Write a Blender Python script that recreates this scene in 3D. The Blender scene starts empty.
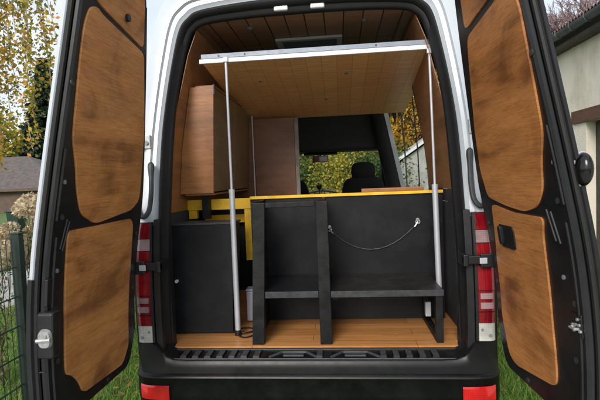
import bpy, bmesh, math, random
from mathutils import Vector, Matrix
random.seed(7)
R = math.radians
scn = bpy.context.scene
C = scn.collection

# ------------------------------------------------------------------ world / camera / light
CAM_P = (0.18, -2.30, 1.58)
yaw, pit, rol = R(5.3), R(-2.9), R(2.3)
fw = Vector((-math.sin(yaw)*math.cos(pit), math.cos(yaw)*math.cos(pit), math.sin(pit)))
rt = fw.cross(Vector((0, 0, 1))).normalized()
up = rt.cross(fw)
r2 = rt*math.cos(rol) - up*math.sin(rol)
u2 = up*math.cos(rol) + rt*math.sin(rol)
cd = bpy.data.cameras.new('camera')
cam = bpy.data.objects.new('camera', cd)
C.objects.link(cam)
cam.matrix_world = Matrix(((r2.x, u2.x, -fw.x, CAM_P[0]), (r2.y, u2.y, -fw.y, CAM_P[1]), (r2.z, u2.z, -fw.z, CAM_P[2]), (0, 0, 0, 1)))
cd.sensor_width = 36; cd.lens = 26; cd.clip_start = 0.05; cd.clip_end = 2000
scn.camera = cam

SUN_EL, SUN_AZ = R(31), R(194)      # azimuth clockwise from +Y: behind the camera, a little to the left
w = bpy.data.worlds.new('World'); scn.world = w; w.use_nodes = True
nt = w.node_tree; nt.nodes.clear()
out = nt.nodes.new('ShaderNodeOutputWorld'); bg = nt.nodes.new('ShaderNodeBackground')
sky = nt.nodes.new('ShaderNodeTexSky'); sky.sky_type = 'NISHITA'; sky.sun_disc = False
sky.sun_elevation = SUN_EL; sky.sun_rotation = SUN_AZ; sky.dust_density = 3.0; sky.air_density = 1.0
tc = nt.nodes.new('ShaderNodeTexCoord'); mp = nt.nodes.new('ShaderNodeMapping'); mp.inputs['Scale'].default_value = (1.6, 1.6, 4.0)
no = nt.nodes.new('ShaderNodeTexNoise'); no.inputs['Scale'].default_value = 2.2; no.inputs['Detail'].default_value = 6; no.inputs['Roughness'].default_value = 0.55
rp = nt.nodes.new('ShaderNodeValToRGB'); rp.color_ramp.elements[0].position = 0.34; rp.color_ramp.elements[1].position = 0.60
rp.color_ramp.elements[0].color = (0.6, 0.6, 0.6, 1); rp.color_ramp.elements[1].color = (1, 1, 1, 1)
mx = nt.nodes.new('ShaderNodeMix'); mx.data_type = 'RGBA'
mx.inputs['B'].default_value = (3.9, 4.15, 4.5, 1)
nt.links.new(tc.outputs['Generated'], mp.inputs['Vector']); nt.links.new(mp.outputs['Vector'], no.inputs['Vector'])
nt.links.new(no.outputs['Fac'], rp.inputs['Fac']); nt.links.new(rp.outputs['Color'], mx.inputs['Factor'])
nt.links.new(sky.outputs['Color'], mx.inputs['A']); nt.links.new(mx.outputs['Result'], bg.inputs['Color'])
bg.inputs['Strength'].default_value = 0.13
nt.links.new(bg.outputs['Background'], out.inputs['Surface'])

sd = bpy.data.lights.new('sun', 'SUN'); sd.energy = 1.5; sd.angle = R(25); sd.color = (1, 0.96, 0.9)
so = bpy.data.objects.new('sun', sd); C.objects.link(so)
sdir = Vector((math.sin(SUN_AZ)*math.cos(SUN_EL), math.cos(SUN_AZ)*math.cos(SUN_EL), math.sin(SUN_EL)))
so.rotation_euler = sdir.to_track_quat('Z', 'Y').to_euler(); so.location = (0, -6, 12)
vs = scn.view_settings
vs.view_transform = 'Standard'; vs.look = 'None'; vs.gamma = 1; vs.use_curve_mapping = False; vs.exposure = 0.9

# ------------------------------------------------------------------ materials
def newmat(name):
    m = bpy.data.materials.new(name); m.use_nodes = True
    return m, m.node_tree, m.node_tree.nodes['Principled BSDF']
def nd(t, typ, **kw):
    n = t.nodes.new(typ)
    for k, v in kw.items():
        if k in n.inputs: n.inputs[k].default_value = v
        else: setattr(n, k, v)
    return n
def ramp(t, cols, pos=None):
    n = t.nodes.new('ShaderNodeValToRGB'); e = n.color_ramp.elements
    while len(e) < len(cols): e.new(0.5)
    for i, c in enumerate(cols):
        e[i].position = pos[i] if pos else i/(len(cols)-1)
        e[i].color = (*c, 1)
    return n
def coords(t, scale=(1, 1, 1), rot=(0, 0, 0), loc=(0, 0, 0)):
    a = t.nodes.new('ShaderNodeTexCoord'); b = nd(t, 'ShaderNodeMapping')
    b.inputs['Scale'].default_value = scale; b.inputs['Rotation'].default_value = rot; b.inputs['Location'].default_value = loc
    t.links.new(a.outputs['Object'], b.inputs['Vector'])
    return b.outputs['Vector']
def plain(name, col, rough=0.5, metal=0.0, var=0.15, scale=12, bump=0.0, bscale=200, spec=0.5, coat=0.0, dust=None, damt=0.25, dscale=3.0):
    m, t, p = newmat(name)
    v = coords(t)
    n = nd(t, 'ShaderNodeTexNoise', Scale=scale, Detail=5.0); t.links.new(v, n.inputs['Vector'])
    c = ramp(t, [tuple(x*(1-var) for x in col), tuple(min(1, x*(1+var)) for x in col)], [0.3, 0.7])
    t.links.new(n.outputs['Fac'], c.inputs['Fac']); t.links.new(c.outputs['Color'], p.inputs['Base Color'])
    if dust:
        d1 = nd(t, 'ShaderNodeTexNoise', Scale=dscale, Detail=9.0, Roughness=0.72, Distortion=0.5); t.links.new(v, d1.inputs['Vector'])
        d2 = ramp(t, [(0, 0, 0), (1, 1, 1)], [0.48, 0.78]); t.links.new(d1.outputs['Fac'], d2.inputs['Fac'])
        # fine scratches
        s1 = nd(t, 'ShaderNodeTexNoise', Scale=1.0, Detail=4.0, Roughness=0.8, Distortion=0.3); t.links.new(coords(t, (7, 7, 110), (R(35), R(28), 0)), s1.inputs['Vector'])
        s2 = ramp(t, [(0, 0, 0), (1, 1, 1)], [0.64, 0.74]); t.links.new(s1.outputs['Fac'], s2.inputs['Fac'])
        ad = nd(t, 'ShaderNodeMath', operation='MAXIMUM'); t.links.new(d2.outputs['Color'], ad.inputs[0]); t.links.new(s2.outputs['Color'], ad.inputs[1])
        am = nd(t, 'ShaderNodeMath', operation='MULTIPLY'); am.inputs[1].default_value = damt; t.links.new(ad.outputs[0], am.inputs[0])
        dm = nd(t, 'ShaderNodeMix', data_type='RGBA'); dm.inputs['B'].default_value = (*dust, 1)
        t.links.new(am.outputs[0], dm.inputs['Factor']); t.links.new(c.outputs['Color'], dm.inputs['A']); t.links.new(dm.outputs['Result'], p.inputs['Base Color'])
    rr = nd(t, 'ShaderNodeMapRange'); rr.inputs['To Min'].default_value = max(0.02, rough-0.12); rr.inputs['To Max'].default_value = min(1, rough+0.12)
    n2 = nd(t, 'ShaderNodeTexNoise', Scale=scale*2.7, Detail=6.0); t.links.new(v, n2.inputs['Vector'])
    t.links.new(n2.outputs['Fac'], rr.inputs['Value']); t.links.new(rr.outputs['Result'], p.inputs['Roughness'])
    p.inputs['Metallic'].default_value = metal; p.inputs['Specular IOR Level'].default_value = spec; p.inputs['Coat Weight'].default_value = coat
    if bump:
        n3 = nd(t, 'ShaderNodeTexNoise', Scale=bscale, Detail=3.0); t.links.new(v, n3.inputs['Vector'])
        b = nd(t, 'ShaderNodeBump', Strength=bump, Distance=0.003); t.links.new(n3.outputs['Fac'], b.inputs['Height']); t.links.new(b.outputs['Normal'], p.inputs['Normal'])
    return m
def woodmat(name, dark, mid, light, grain=(3, 3, 40), stain=2.2, rough=0.5, rot=(0, 0, 0), stain_amt=0.6, loc=(0, 0, 0), coat=0.15):
    """stained plywood: cloudy dark stain patches over fine stretched grain"""
    m, t, p = newmat(name)
    g = nd(t, 'ShaderNodeTexNoise', Scale=1.0, Detail=8.0, Roughness=0.6, Distortion=0.6)
    t.links.new(coords(t, grain, rot, loc), g.inputs['Vector'])
    g2 = nd(t, 'ShaderNodeTexNoise', Scale=7.0, Detail=5.0, Roughness=0.75)
    t.links.new(coords(t, grain, rot, loc), g2.inputs['Vector'])
    s = nd(t, 'ShaderNodeTexNoise', Scale=stain, Detail=6.0, Roughness=0.58, Distortion=0.9)
    t.links.new(coords(t, (1.0, 1.0, 1.5), rot, loc), s.inputs['Vector'])
    s2 = nd(t, 'ShaderNodeTexNoise', Scale=1.6, Detail=5.0, Roughness=0.6, Distortion=0.5)
    t.links.new(coords(t, (0.7, 0.7, 6.0), rot, loc), s2.inputs['Vector'])
    sm = nd(t, 'ShaderNodeMath', operation='MULTIPLY_ADD'); sm.inputs[1].default_value = 0.45; t.links.new(s2.outputs['Fac'], sm.inputs[0])
    sk_ = nd(t, 'ShaderNodeMath', operation='MULTIPLY'); sk_.inputs[1].default_value = 0.62; t.links.new(s.outputs['Fac'], sk_.inputs[0]); t.links.new(sk_.outputs[0], sm.inputs[2])
    g3 = nd(t, 'ShaderNodeTexNoise', Scale=1.0, Detail=3.0, Roughness=0.8); t.links.new(coords(t, (5, 5, 230), rot, loc), g3.inputs['Vector'])
    cr = ramp(t, [mid, light], [0.3, 0.72]); t.links.new(g.outputs['Fac'], cr.inputs['Fac'])
    sr = ramp(t, [(1, 1, 1), (0.35, 0.35, 0.35), (0, 0, 0)], [0.41, 0.52, 0.645]); t.links.new(sm.outputs[0], sr.inputs['Fac'])
    mul = nd(t, 'ShaderNodeMath', operation='MULTIPLY'); mul.inputs[1].default_value = stain_amt
    t.links.new(sr.outputs['Color'], mul.inputs[0])
    mxx = nd(t, 'ShaderNodeMix', data_type='RGBA'); mxx.inputs['B'].default_value = (*dark, 1)
    t.links.new(mul.outputs[0], mxx.inputs['Factor']); t.links.new(cr.outputs['Color'], mxx.inputs['A'])
    fr = ramp(t, [(0.66, 0.64, 0.62), (1.10, 1.10, 1.10)], [0.40, 0.54]); ga = nd(t, 'ShaderNodeMath', operation='MULTIPLY_ADD'); ga.inputs[1].default_value = 0.5; ga.inputs[2].default_value = 0.0; t.links.new(g3.outputs['Fac'], ga.inputs[0])
    gb = nd(t, 'ShaderNodeMath', operation='MULTIPLY_ADD'); gb.inputs[1].default_value = 0.5; t.links.new(g2.outputs['Fac'], gb.inputs[0]); t.links.new(ga.outputs[0], gb.inputs[2]); t.links.new(gb.outputs[0], fr.inputs['Fac'])
    mm = nd(t, 'ShaderNodeMix', data_type='RGBA', blend_type='MULTIPLY'); mm.inputs['Factor'].default_value = 0.75
    t.links.new(mxx.outputs['Result'], mm.inputs['A']); t.links.new(fr.outputs['Color'], mm.inputs['B'])
    t.links.new(mm.outputs['Result'], p.inputs['Base Color'])
    p.inputs['Roughness'].default_value = rough; p.inputs['Coat Weight'].default_value = coat; p.inputs['Coat Roughness'].default_value = 0.35
    b = nd(t, 'ShaderNodeBump', Strength=0.15, Distance=0.002); t.links.new(g2.outputs['Fac'], b.inputs['Height']); t.links.new(b.outputs['Normal'], p.inputs['Normal'])
    return m
def plankmat(name, c1, c2, width, length, axis_rot=0.0, gap=(0.02, 0.012, 0.008), rough=0.4, mortar=0.004):
    """boards laid side by side, seen from above or below (object XY)"""
    m, t, p = newmat(name)
    v = coords(t, (1, 1, 1), (0, 0, axis_rot))
    bk = nd(t, 'ShaderNodeTexBrick'); bk.offset = 0.37
    bk.inputs['Scale'].default_value = 1.0; bk.inputs['Brick Width'].default_value = length; bk.inputs['Row Height'].default_value = width
    bk.inputs['Mortar Size'].default_value = mortar; bk.inputs['Mortar Smooth'].default_value = 0.1
    bk.inputs['Color1'].default_value = (*c1, 1); bk.inputs['Color2'].default_value = (*c2, 1); bk.inputs['Mortar'].default_value = (*gap, 1)
    t.links.new(v, bk.inputs['Vector'])
    g = nd(t, 'ShaderNodeTexNoise', Scale=1.0, Detail=8.0, Roughness=0.65, Distortion=0.4)
    t.links.new(coords(t, (4, 70, 4), (0, 0, axis_rot)), g.inputs['Vector'])
    fr = ramp(t, [(0.68, 0.66, 0.64), (1.1, 1.1, 1.1)], [0.3, 0.65]); t.links.new(g.outputs['Fac'], fr.inputs['Fac'])
    mm = nd(t, 'ShaderNodeMix', data_type='RGBA', blend_type='MULTIPLY'); mm.inputs['Factor'].default_value = 1.0
    t.links.new(bk.outputs['Color'], mm.inputs['A']); t.links.new(fr.outputs['Color'], mm.inputs['B'])
    t.links.new(mm.outputs['Result'], p.inputs['Base Color']); p.inputs['Roughness'].default_value = rough
    return m
def leafmat(name, cols, rough=0.6, trans=0.35):
    m, t, p = newmat(name)
    g = t.nodes.new('ShaderNodeNewGeometry'); c = ramp(t, cols); c.color_ramp.interpolation = 'LINEAR'
    t.links.new(g.outputs['Random Per Island'], c.inputs['Fac'])
    t.links.new(c.outputs['Color'], p.inputs['Base Color']); p.inputs['Roughness'].default_value = rough
    tr = t.nodes.new('ShaderNodeBsdfTranslucent'); t.links.new(c.outputs['Color'], tr.inputs['Color'])
    mxs = t.nodes.new('ShaderNodeMixShader'); mxs.inputs[0].default_value = trans
    t.links.new(p.outputs[0], mxs.inputs[1]); t.links.new(tr.outputs[0], mxs.inputs[2])
    t.links.new(mxs.outputs[0], t.nodes['Material Output'].inputs['Surface'])
    return m
def glassmat(name, tint=(0.9, 0.95, 0.95), gloss=0.05):
    m, t, p = newmat(name)
    t.nodes.remove(p)
    tr = nd(t, 'ShaderNodeBsdfTransparent'); tr.inputs['Color'].default_value = (*tint, 1)
    gl = nd(t, 'ShaderNodeBsdfGlossy'); gl.inputs['Roughness'].default_value = 0.02
    mxs = t.nodes.new('ShaderNodeMixShader'); mxs.inputs[0].default_value = gloss
    t.links.new(tr.outputs[0], mxs.inputs[1]); t.links.new(gl.outputs[0], mxs.inputs[2])
    t.links.new(mxs.outputs[0], t.nodes['Material Output'].inputs['Surface'])
    return m
def lensmat(name, col, rough=0.06):
    m, t, p = newmat(name)
    v = coords(t)
    w1 = nd(t, 'ShaderNodeTexWave', Scale=34.0); w1.bands_direction = 'Z'; t.links.new(v, w1.inputs['Vector'])
    w2 = nd(t, 'ShaderNodeTexWave', Scale=34.0); w2.bands_direction = 'X'; t.links.new(v, w2.inputs['Vector'])
    mu = nd(t, 'ShaderNodeMath', operation='MULTIPLY'); t.links.new(w1.outputs['Fac'], mu.inputs[0]); t.links.new(w2.outputs['Fac'], mu.inputs[1])
    n = nd(t, 'ShaderNodeTexNoise', Scale=9.0, Detail=2.0); t.links.new(v, n.inputs['Vector'])
    av = nd(t, 'ShaderNodeMath', operation='MULTIPLY_ADD'); av.inputs[1].default_value = 0.18; t.links.new(mu.outputs[0], av.inputs[0]); t.links.new(n.outputs['Fac'], av.inputs[2])
    c = ramp(t, [tuple(x*0.5 for x in col), tuple(min(1, x*1.25) for x in col)], [0.3, 0.8]); t.links.new(av.outputs[0], c.inputs['Fac'])
    t.links.new(c.outputs['Color'], p.inputs['Base Color']); p.inputs['Roughness'].default_value = rough
    p.inputs['Coat Weight'].default_value = 1.0; p.inputs['Coat Roughness'].default_value = 0.02
    b = nd(t, 'ShaderNodeBump', Strength=0.12, Distance=0.002); t.links.new(mu.outputs[0], b.inputs['Height']); t.links.new(b.outputs['Normal'], p.inputs['Normal'])
    return m

M = {}
M['white'] = plain('van_white_paint', (0.50, 0.545, 0.59), 0.25, var=0.03, scale=3, coat=0.5, dust=(0.30, 0.30, 0.28), damt=0.22, dscale=2.2)
M['black_paint'] = plain('black_door_paint', (0.0085, 0.009, 0.0105), 0.36, var=0.35, scale=9, bump=0.08, bscale=300, spec=0.5, dust=(0.10, 0.10, 0.10), damt=0.10)
M['black_plastic'] = plain('black_grained_plastic', (0.008, 0.0085, 0.010), 0.45, var=0.35, scale=14, bump=0.15, bscale=420)
M['bumper'] = plain('bumper_plastic', (0.0042, 0.0045, 0.0052), 0.36, var=0.5, scale=7, bump=0.06, bscale=380, spec=0.3, dust=(0.10, 0.098, 0.09), damt=0.10, dscale=4)
M['black_gloss'] = plain('glossy_black_plastic', (0.004, 0.004, 0.0045), 0.14, var=0.3, scale=9, spec=0.5)
M['rubber'] = plain('rubber_seal', (0.005, 0.005, 0.0056), 0.55, var=0.3, scale=20, bump=0.06, bscale=180)
M['grey_rubber'] = plain('grey_rubber', (0.035, 0.037, 0.040), 0.55, var=0.2, scale=20)
M['tread'] = plain('step_tread_grey', (0.045, 0.048, 0.053), 0.5, var=0.25, scale=30)
M['door_wood'] = woodmat('stained_door_plywood', (0.165, 0.060, 0.018), (0.56, 0.228, 0.068), (0.66, 0.295, 0.096), grain=(2.2, 2.2, 22), stain=2.6, rough=0.45, rot=(R(9), R(5), 0), stain_amt=0.78)
M['door_wood_r'] = woodmat('stained_door_plywood_dark', (0.135, 0.045, 0.013), (0.50, 0.195, 0.054), (0.60, 0.255, 0.080), grain=(2.5, 2.5, 24), stain=2.3, rough=0.42, rot=(R(-15), R(4), 0), loc=(3, 1, 2), stain_amt=0.86)
M['edge_wood'] = plain('plywood_cut_edge', (0.30, 0.15, 0.06), 0.7, var=0.2, scale=60)
M['in_wood'] = woodmat('interior_stained_wood', (0.09, 0.033, 0.011), (0.29, 0.113, 0.034), (0.40, 0.17, 0.055), grain=(3, 3, 30), stain=2.6, rough=0.45)
M['in_wood_dark'] = woodmat('interior_dark_wood', (0.12, 0.05, 0.022), (0.28, 0.125, 0.053), (0.38, 0.18, 0.08), grain=(3, 3, 26), stain=2.2, rough=0.5)
M['olive_wood'] = woodmat('olive_brown_cupboard_front', (0.13, 0.075, 0.032), (0.21, 0.13, 0.057), (0.28, 0.18, 0.082), grain=(3, 3, 8), stain=1.6, rough=0.5)
M['partition_wood'] = woodmat('reddish_partition_wood', (0.06, 0.021, 0.009), (0.185, 0.068, 0.025), (0.26, 0.104, 0.039), grain=(3, 3, 20), stain=2.4, rough=0.45)
M['edge_grey'] = plain('weathered_edge_post', (0.26, 0.235, 0.20), 0.6, var=0.3, scale=14)
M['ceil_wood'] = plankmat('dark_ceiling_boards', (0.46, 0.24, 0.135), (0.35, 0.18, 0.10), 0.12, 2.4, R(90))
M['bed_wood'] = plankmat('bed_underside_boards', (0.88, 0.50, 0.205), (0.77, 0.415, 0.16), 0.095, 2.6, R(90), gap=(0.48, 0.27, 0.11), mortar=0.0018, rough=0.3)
M['floor_wood'] = plankmat('laminate_floor', (0.58, 0.265, 0.088), (0.46, 0.20, 0.062), 0.095, 0.9, R(0), gap=(0.16, 0.07, 0.025), mortar=0.0015, rough=0.35)
M['alu'] = plain('aluminium_tube', (0.55, 0.57, 0.62), 0.38, metal=0.35, var=0.06, scale=15)
M['alu_dull'] = plain('aluminium_angle', (0.20, 0.225, 0.27), 0.5, metal=0.2, var=0.08, scale=15)
M['white_trim'] = plain('white_plastic_edging', (0.66, 0.67, 0.68), 0.4, var=0.04)
M['steel'] = plain('bright_steel', (0.66, 0.66, 0.66), 0.28, metal=0.9, var=0.2, scale=60)
M['silver'] = plain('silver_latch', (0.42, 0.43, 0.43), 0.35, metal=0.55, var=0.25, scale=50)
M['black_board'] = plain('black_film_board', (0.0085, 0.0095, 0.0115), 0.42, var=0.3, scale=6, bump=0.12, bscale=240, spec=0.25, dust=(0.10, 0.10, 0.105), damt=0.12, dscale=5)
M['black_wood'] = plain('black_painted_timber', (0.0075, 0.008, 0.009), 0.5, var=0.5, scale=18, bump=0.25, bscale=120, spec=0.25, dust=(0.12, 0.115, 0.11), damt=0.14, dscale=9)
M['black_edge'] = plain('worn_black_edge', (0.030, 0.032, 0.036), 0.5, var=0.4, scale=40)
M['bench_top'] = plain('dark_brown_film_board', (0.018, 0.015, 0.0155), 0.4, var=0.25, scale=10, bump=0.1, bscale=260, spec=0.3, dust=(0.13, 0.12, 0.115), damt=0.2, dscale=6)
M['yellow'] = plain('yellow_formwork_board', (0.80, 0.47, 0.02), 0.45, var=0.14, scale=16)
M['lens_red'] = lensmat('red_lens', (0.25, 0.006, 0.012))
M['lens_red_dark'] = lensmat('dark_red_lens', (0.20, 0.005, 0.011))
M['lens_clear'] = lensmat('clear_lens', (0.33, 0.22, 0.23))
M['lens_white'] = lensmat('white_reflector_plate', (0.52, 0.51, 0.47), 0.3)
M['reflector'] = lensmat('red_bumper_reflector', (0.60, 0.010, 0.013), 0.2)
M['glass'] = glassmat('window_glass')
M['seat_fabric'] = plain('black_seat_fabric', (0.010, 0.010, 0.011), 0.9, var=0.2, scale=60, bump=0.3, bscale=400)
M['cab_dark'] = plain('dark_cab_trim', (0.030, 0.032, 0.036), 0.75, var=0.15, scale=10)
M['dash_light'] = plain('grey_dashboard_top', (0.22, 0.23, 0.24), 0.5, var=0.1)
M['led'] = plain('clear_led_lens', (0.75, 0.76, 0.78), 0.15, metal=0.3, var=0.25, scale=90)
M['tyre'] = plain('tyre_rubber', (0.02, 0.02, 0.021), 0.8, var=0.2)
M['box_grey'] = plain('pale_grey_plastic', (0.44, 0.44, 0.52), 0.45, var=0.06)
M['cord'] = plain('dark_twisted_cord', (0.05, 0.05, 0.052), 0.6, var=0.5, scale=300)
M['fence_green'] = plain('dark_green_coating', (0.007, 0.018, 0.013), 0.45, var=0.2, scale=20)
M['bark'] = plain('brown_bark', (0.075, 0.058, 0.045), 0.9, var=0.45, scale=9, bump=0.6, bscale=30)
M['birch_bark'] = plain('pale_birch_bark', (0.42, 0.40, 0.36), 0.8, var=0.4, scale=7)
M['twig'] = plain('bare_reddish_twigs', (0.24, 0.17, 0.175), 0.85, var=0.3, scale=5)
M['leaf_birch'] = leafmat('birch_leaves', [(0.10, 0.15, 0.03), (0.26, 0.27, 0.045), (0.56, 0.44, 0.05), (0.72, 0.46, 0.05), (0.66, 0.24, 0.03)])
M['leaf_yellow'] = leafmat('yellow_green_leaves', [(0.12, 0.17, 0.03), (0.24, 0.26, 0.04), (0.45, 0.36, 0.04), (0.55, 0.40, 0.04)])
M['leaf_green'] = leafmat('green_leaves', [(0.04, 0.08, 0.02), (0.08, 0.14, 0.03), (0.14, 0.18, 0.04)])
M['leaf_orange'] = leafmat('orange_leaves', [(0.28, 0.16, 0.02), (0.52, 0.28, 0.02), (0.60, 0.36, 0.03), (0.40, 0.17, 0.02)])
M['leaf_conifer'] = leafmat('conifer_needles', [(0.012, 0.028, 0.014), (0.022, 0.045, 0.02), (0.035, 0.06, 0.028)], trans=0.15)
M['petal'] = leafmat('dried_petals', [(0.46, 0.34, 0.21), (0.62, 0.51, 0.34), (0.70, 0.60, 0.46)])
M['petal_pink'] = leafmat('pink_petals', [(0.55, 0.12, 0.18), (0.65, 0.2, 0.26)])
M['stem'] = plain('dry_stems', (0.13, 0.11, 0.05), 0.8)
M['blade'] = leafmat('grass_blades', [(0.08, 0.18, 0.025), (0.14, 0.29, 0.04), (0.21, 0.37, 0.06), (0.32, 0.34, 0.10)])
M['litter'] = leafmat('fallen_leaf', [(0.14, 0.08, 0.03), (0.28, 0.16, 0.04), (0.40, 0.25, 0.05), (0.16, 0.13, 0.06)])
M['concrete'] = plain('pale_concrete', (0.36, 0.35, 0.33), 0.85, var=0.18, scale=4, bump=0.2, bscale=60)
M['bounce_pale'] = plain('pale_bounce_surface', (0.50, 0.48, 0.44), 0.95, var=0.3, scale=60, bump=0.8, bscale=90)  # only for the added slab that reflects light upward
M['tile_grey'] = plain('grey_roof_tiles', (0.10, 0.082, 0.074), 0.75, var=0.3, scale=4)
M['tile_red'] = plain('weathered_red_tiles', (0.13, 0.075, 0.06), 0.8, var=0.4, scale=8)
M['brown_wall'] = plain('brown_boarded_wall', (0.11, 0.075, 0.055), 0.8, var=0.2, scale=3)
M['gutter'] = plain('zinc_gutter', (0.085, 0.10, 0.11), 0.5, metal=0.3, var=0.3, scale=5)
M['lintel'] = woodmat('red_brown_lintel', (0.06, 0.028, 0.02), (0.11, 0.05, 0.032), (0.15, 0.07, 0.046), grain=(20, 3, 20), rough=0.7, coat=0)
M['gate_wood'] = plain('dark_brown_boards', (0.055, 0.042, 0.034), 0.7, var=0.4, scale=9)
M['bin_green'] = plain('green_bin_plastic', (0.012, 0.035, 0.022), 0.4)

# rough cream render with streaky weathering
m, t, p = newmat('weathered_cream_render')
n1 = nd(t, 'ShaderNodeTexNoise', Scale=1.4, Detail=8.0, Roughness=0.65); t.links.new(coords(t, (1, 1, 0.45)), n1.inputs['Vector'])
c1 = ramp(t, [(0.56, 0.49, 0.38), (0.79, 0.73, 0.61), (0.84, 0.79, 0.69)], [0.3, 0.5, 0.7]); t.links.new(n1.outputs['Fac'], c1.inputs['Fac'])
t.links.new(c1.outputs['Color'], p.inputs['Base Color']); p.inputs['Roughness'].default_value = 0.9
n2 = nd(t, 'ShaderNodeTexNoise', Scale=45.0, Detail=6.0); t.links.new(coords(t), n2.inputs['Vector'])
b = nd(t, 'ShaderNodeBump', Strength=0.6, Distance=0.012); t.links.new(n2.outputs['Fac'], b.inputs['Height']); t.links.new(b.outputs['Normal'], p.inputs['Normal'])
M['render'] = m
# lawn soil
m, t, p = newmat('lawn_ground')
n1 = nd(t, 'ShaderNodeTexNoise', Scale=2.5, Detail=9.0, Roughness=0.7); t.links.new(coords(t), n1.inputs['Vector'])
c1 = ramp(t, [(0.075, 0.062, 0.032), (0.075, 0.13, 0.026), (0.12, 0.19, 0.04)], [0.3, 0.48, 0.7]); t.links.new(n1.outputs['Fac'], c1.inputs['Fac'])
t.links.new(c1.outputs['Color'], p.inputs['Base Color']); p.inputs['Roughness'].default_value = 1.0
M['lawn'] = m

# ------------------------------------------------------------------ mesh helpers
def obj(name, bm, mat, parent=None, smooth=False, bevel=0.0, seg=2, angle=35):
    bmesh.ops.recalc_face_normals(bm, faces=bm.faces)
    me = bpy.data.meshes.new(name); bm.to_mesh(me); bm.free()
    mats = mat if isinstance(mat, (list, tuple)) else [mat]
    for k in mats: me.materials.append(M[k] if isinstance(k, str) else k)
    o = bpy.data.objects.new(name, me); C.objects.link(o)
    if parent: o.parent = parent
    if smooth:
        for f in me.polygons: f.use_smooth = True
        try: me.set_sharp_from_angle(angle=R(angle))
        except Exception: pass
    if bevel:
        md = o.modifiers.new('bevel', 'BEVEL'); md.width = bevel; md.segments = seg; md.limit_method = 'ANGLE'; md.angle_limit = R(40)
    return o
def thing(name, label, cat, loc=(0, 0, 0), group=None):
    o = bpy.data.objects.new(name, None); C.objects.link(o); o.empty_display_size = 0.2
    o['label'] = label; o['category'] = cat
    if group: o['group'] = group
    o['_b'] = 0; del o['_b']
    BASE[o.name] = Vector(loc)
    return o
BASE = {}
def tag(o, label, cat, group=None):
    o['label'] = label; o['category'] = cat
    if group: o['group'] = group
    return o
def struct(o, kind='structure'):
    o['kind'] = kind; return o
def box(bm, x0, x1, y0, y1, z0, z1, mi=0):
    v = [bm.verts.new((x, y, z)) for z in (z0, z1) for y in (y0, y1) for x in (x0, x1)]
    for q in ((0, 1, 3, 2), (4, 6, 7, 5), (0, 4, 5, 1), (2, 3, 7, 6), (0, 2, 6, 4), (1, 5, 7, 3)):
        f = bm.faces.new([v[i] for i in q]); f.material_index = mi
    return v
def bxo(name, dims, mat, parent=None, bevel=0.002):
    bm = bmesh.new(); box(bm, *dims); return obj(name, bm, mat, parent, bevel=bevel)
def tube(bm, pts, r, n=10, cap=True):
    pts = [Vector(q) for q in pts]; rings = []
    rr = r if isinstance(r, (list, tuple)) else [r]*len(pts)
    prev = None
    for i, q in enumerate(pts):
        d = (pts[min(i+1, len(pts)-1)] - pts[max(i-1, 0)]).normalized()
        if prev is None: a = d.orthogonal().normalized()
        else: a = (prev - d*prev.dot(d)); a = a.normalized() if a.length > 1e-6 else d.orthogonal().normalized()
        prev = a; b_ = d.cross(a)
        rings.append([bm.verts.new(q + (a*math.cos(2*math.pi*k/n) + b_*math.sin(2*math.pi*k/n))*rr[i]) for k in range(n)])
    for A, B in zip(rings, rings[1:]):
        for k in range(n): bm.faces.new((A[k], A[(k+1) % n], B[(k+1) % n], B[k]))
    if cap:
        bm.faces.new(rings[0][::-1]); bm.faces.new(rings[-1])
def disc(bm, c, axis, r, h, n=16):
    c = Vector(c); a = Vector(axis).normalized(); tube(bm, [c, c+a*h], r, n)
def ball(bm, c, rx, ry, rz, u=16, v=10):
    mt = Matrix.Translation(c) @ Matrix.Diagonal((rx, ry, rz, 1))
    bmesh.ops.create_uvsphere(bm, u_segments=u, v_segments=v, radius=1, matrix=mt)
def grid(bm, rows, mi=0, close=False):
    vv = [[bm.verts.new(q) for q in r] for r in rows]
    for A, B in zip(vv, vv[1:]):
        for k in range(len(A)-1):
            f = bm.faces.new((A[k], A[k+1], B[k+1], B[k])); f.material_index = mi
    return vv
def spline(pts, n):
    """resample a control list (tuples) to n points per span with Catmull-Rom"""
    P_ = [Vector(q) for q in pts]; out_ = []
    for i in range(len(P_)-1):
        p0 = P_[i-1] if i else P_[i]*2-P_[i+1]; p1 = P_[i]; p2 = P_[i+1]; p3 = P_[i+2] if i+2 < len(P_) else P_[i+1]*2-P_[i]
        for k in range(n):
            s = k/n
            out_.append(0.5*((2*p1) + (p2-p0)*s + (2*p0-5*p1+4*p2-p3)*s*s + (3*p1-p0-3*p2+p3)*s**3))
    out_.append(P_[-1]); return out_
PROF = [(-1, -.08), (1.0, -.08), (1.3, -.05), (1.65, .02), (1.8, .052), (2.2, .14), (2.5, .205), (3.2, .35)]
def P0(z):
    for (a, b_), (c, d) in zip(PROF, PROF[1:]):
        if z <= c: return b_+(d-b_)*(z-a)/(c-a)
    return PROF[-1][1]
def Pz(z):       # softened rear-face profile (lean of the tailgate plane)
    return sum(P0(z+k*0.04) for k in range(-3, 4))/7

# ------------------------------------------------------------------ setting
bm = bmesh.new(); box(bm, -400, 400, -400, 400, -0.5, 0); struct(obj('ground', bm, 'lawn'))
bm = bmesh.new(); box(bm, -6.2, -4.3, -10, 40, -0.2, 0.012); struct(obj('path', bm, 'concrete'))
bm = bmesh.new(); box(bm, -4.2, 3.9, -14, -1.15, -0.2, 0.012); struct(obj('bounce_slab', bm, 'bounce_pale'))  # unseen pale slab, added to bounce light up into the van and doors

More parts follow.
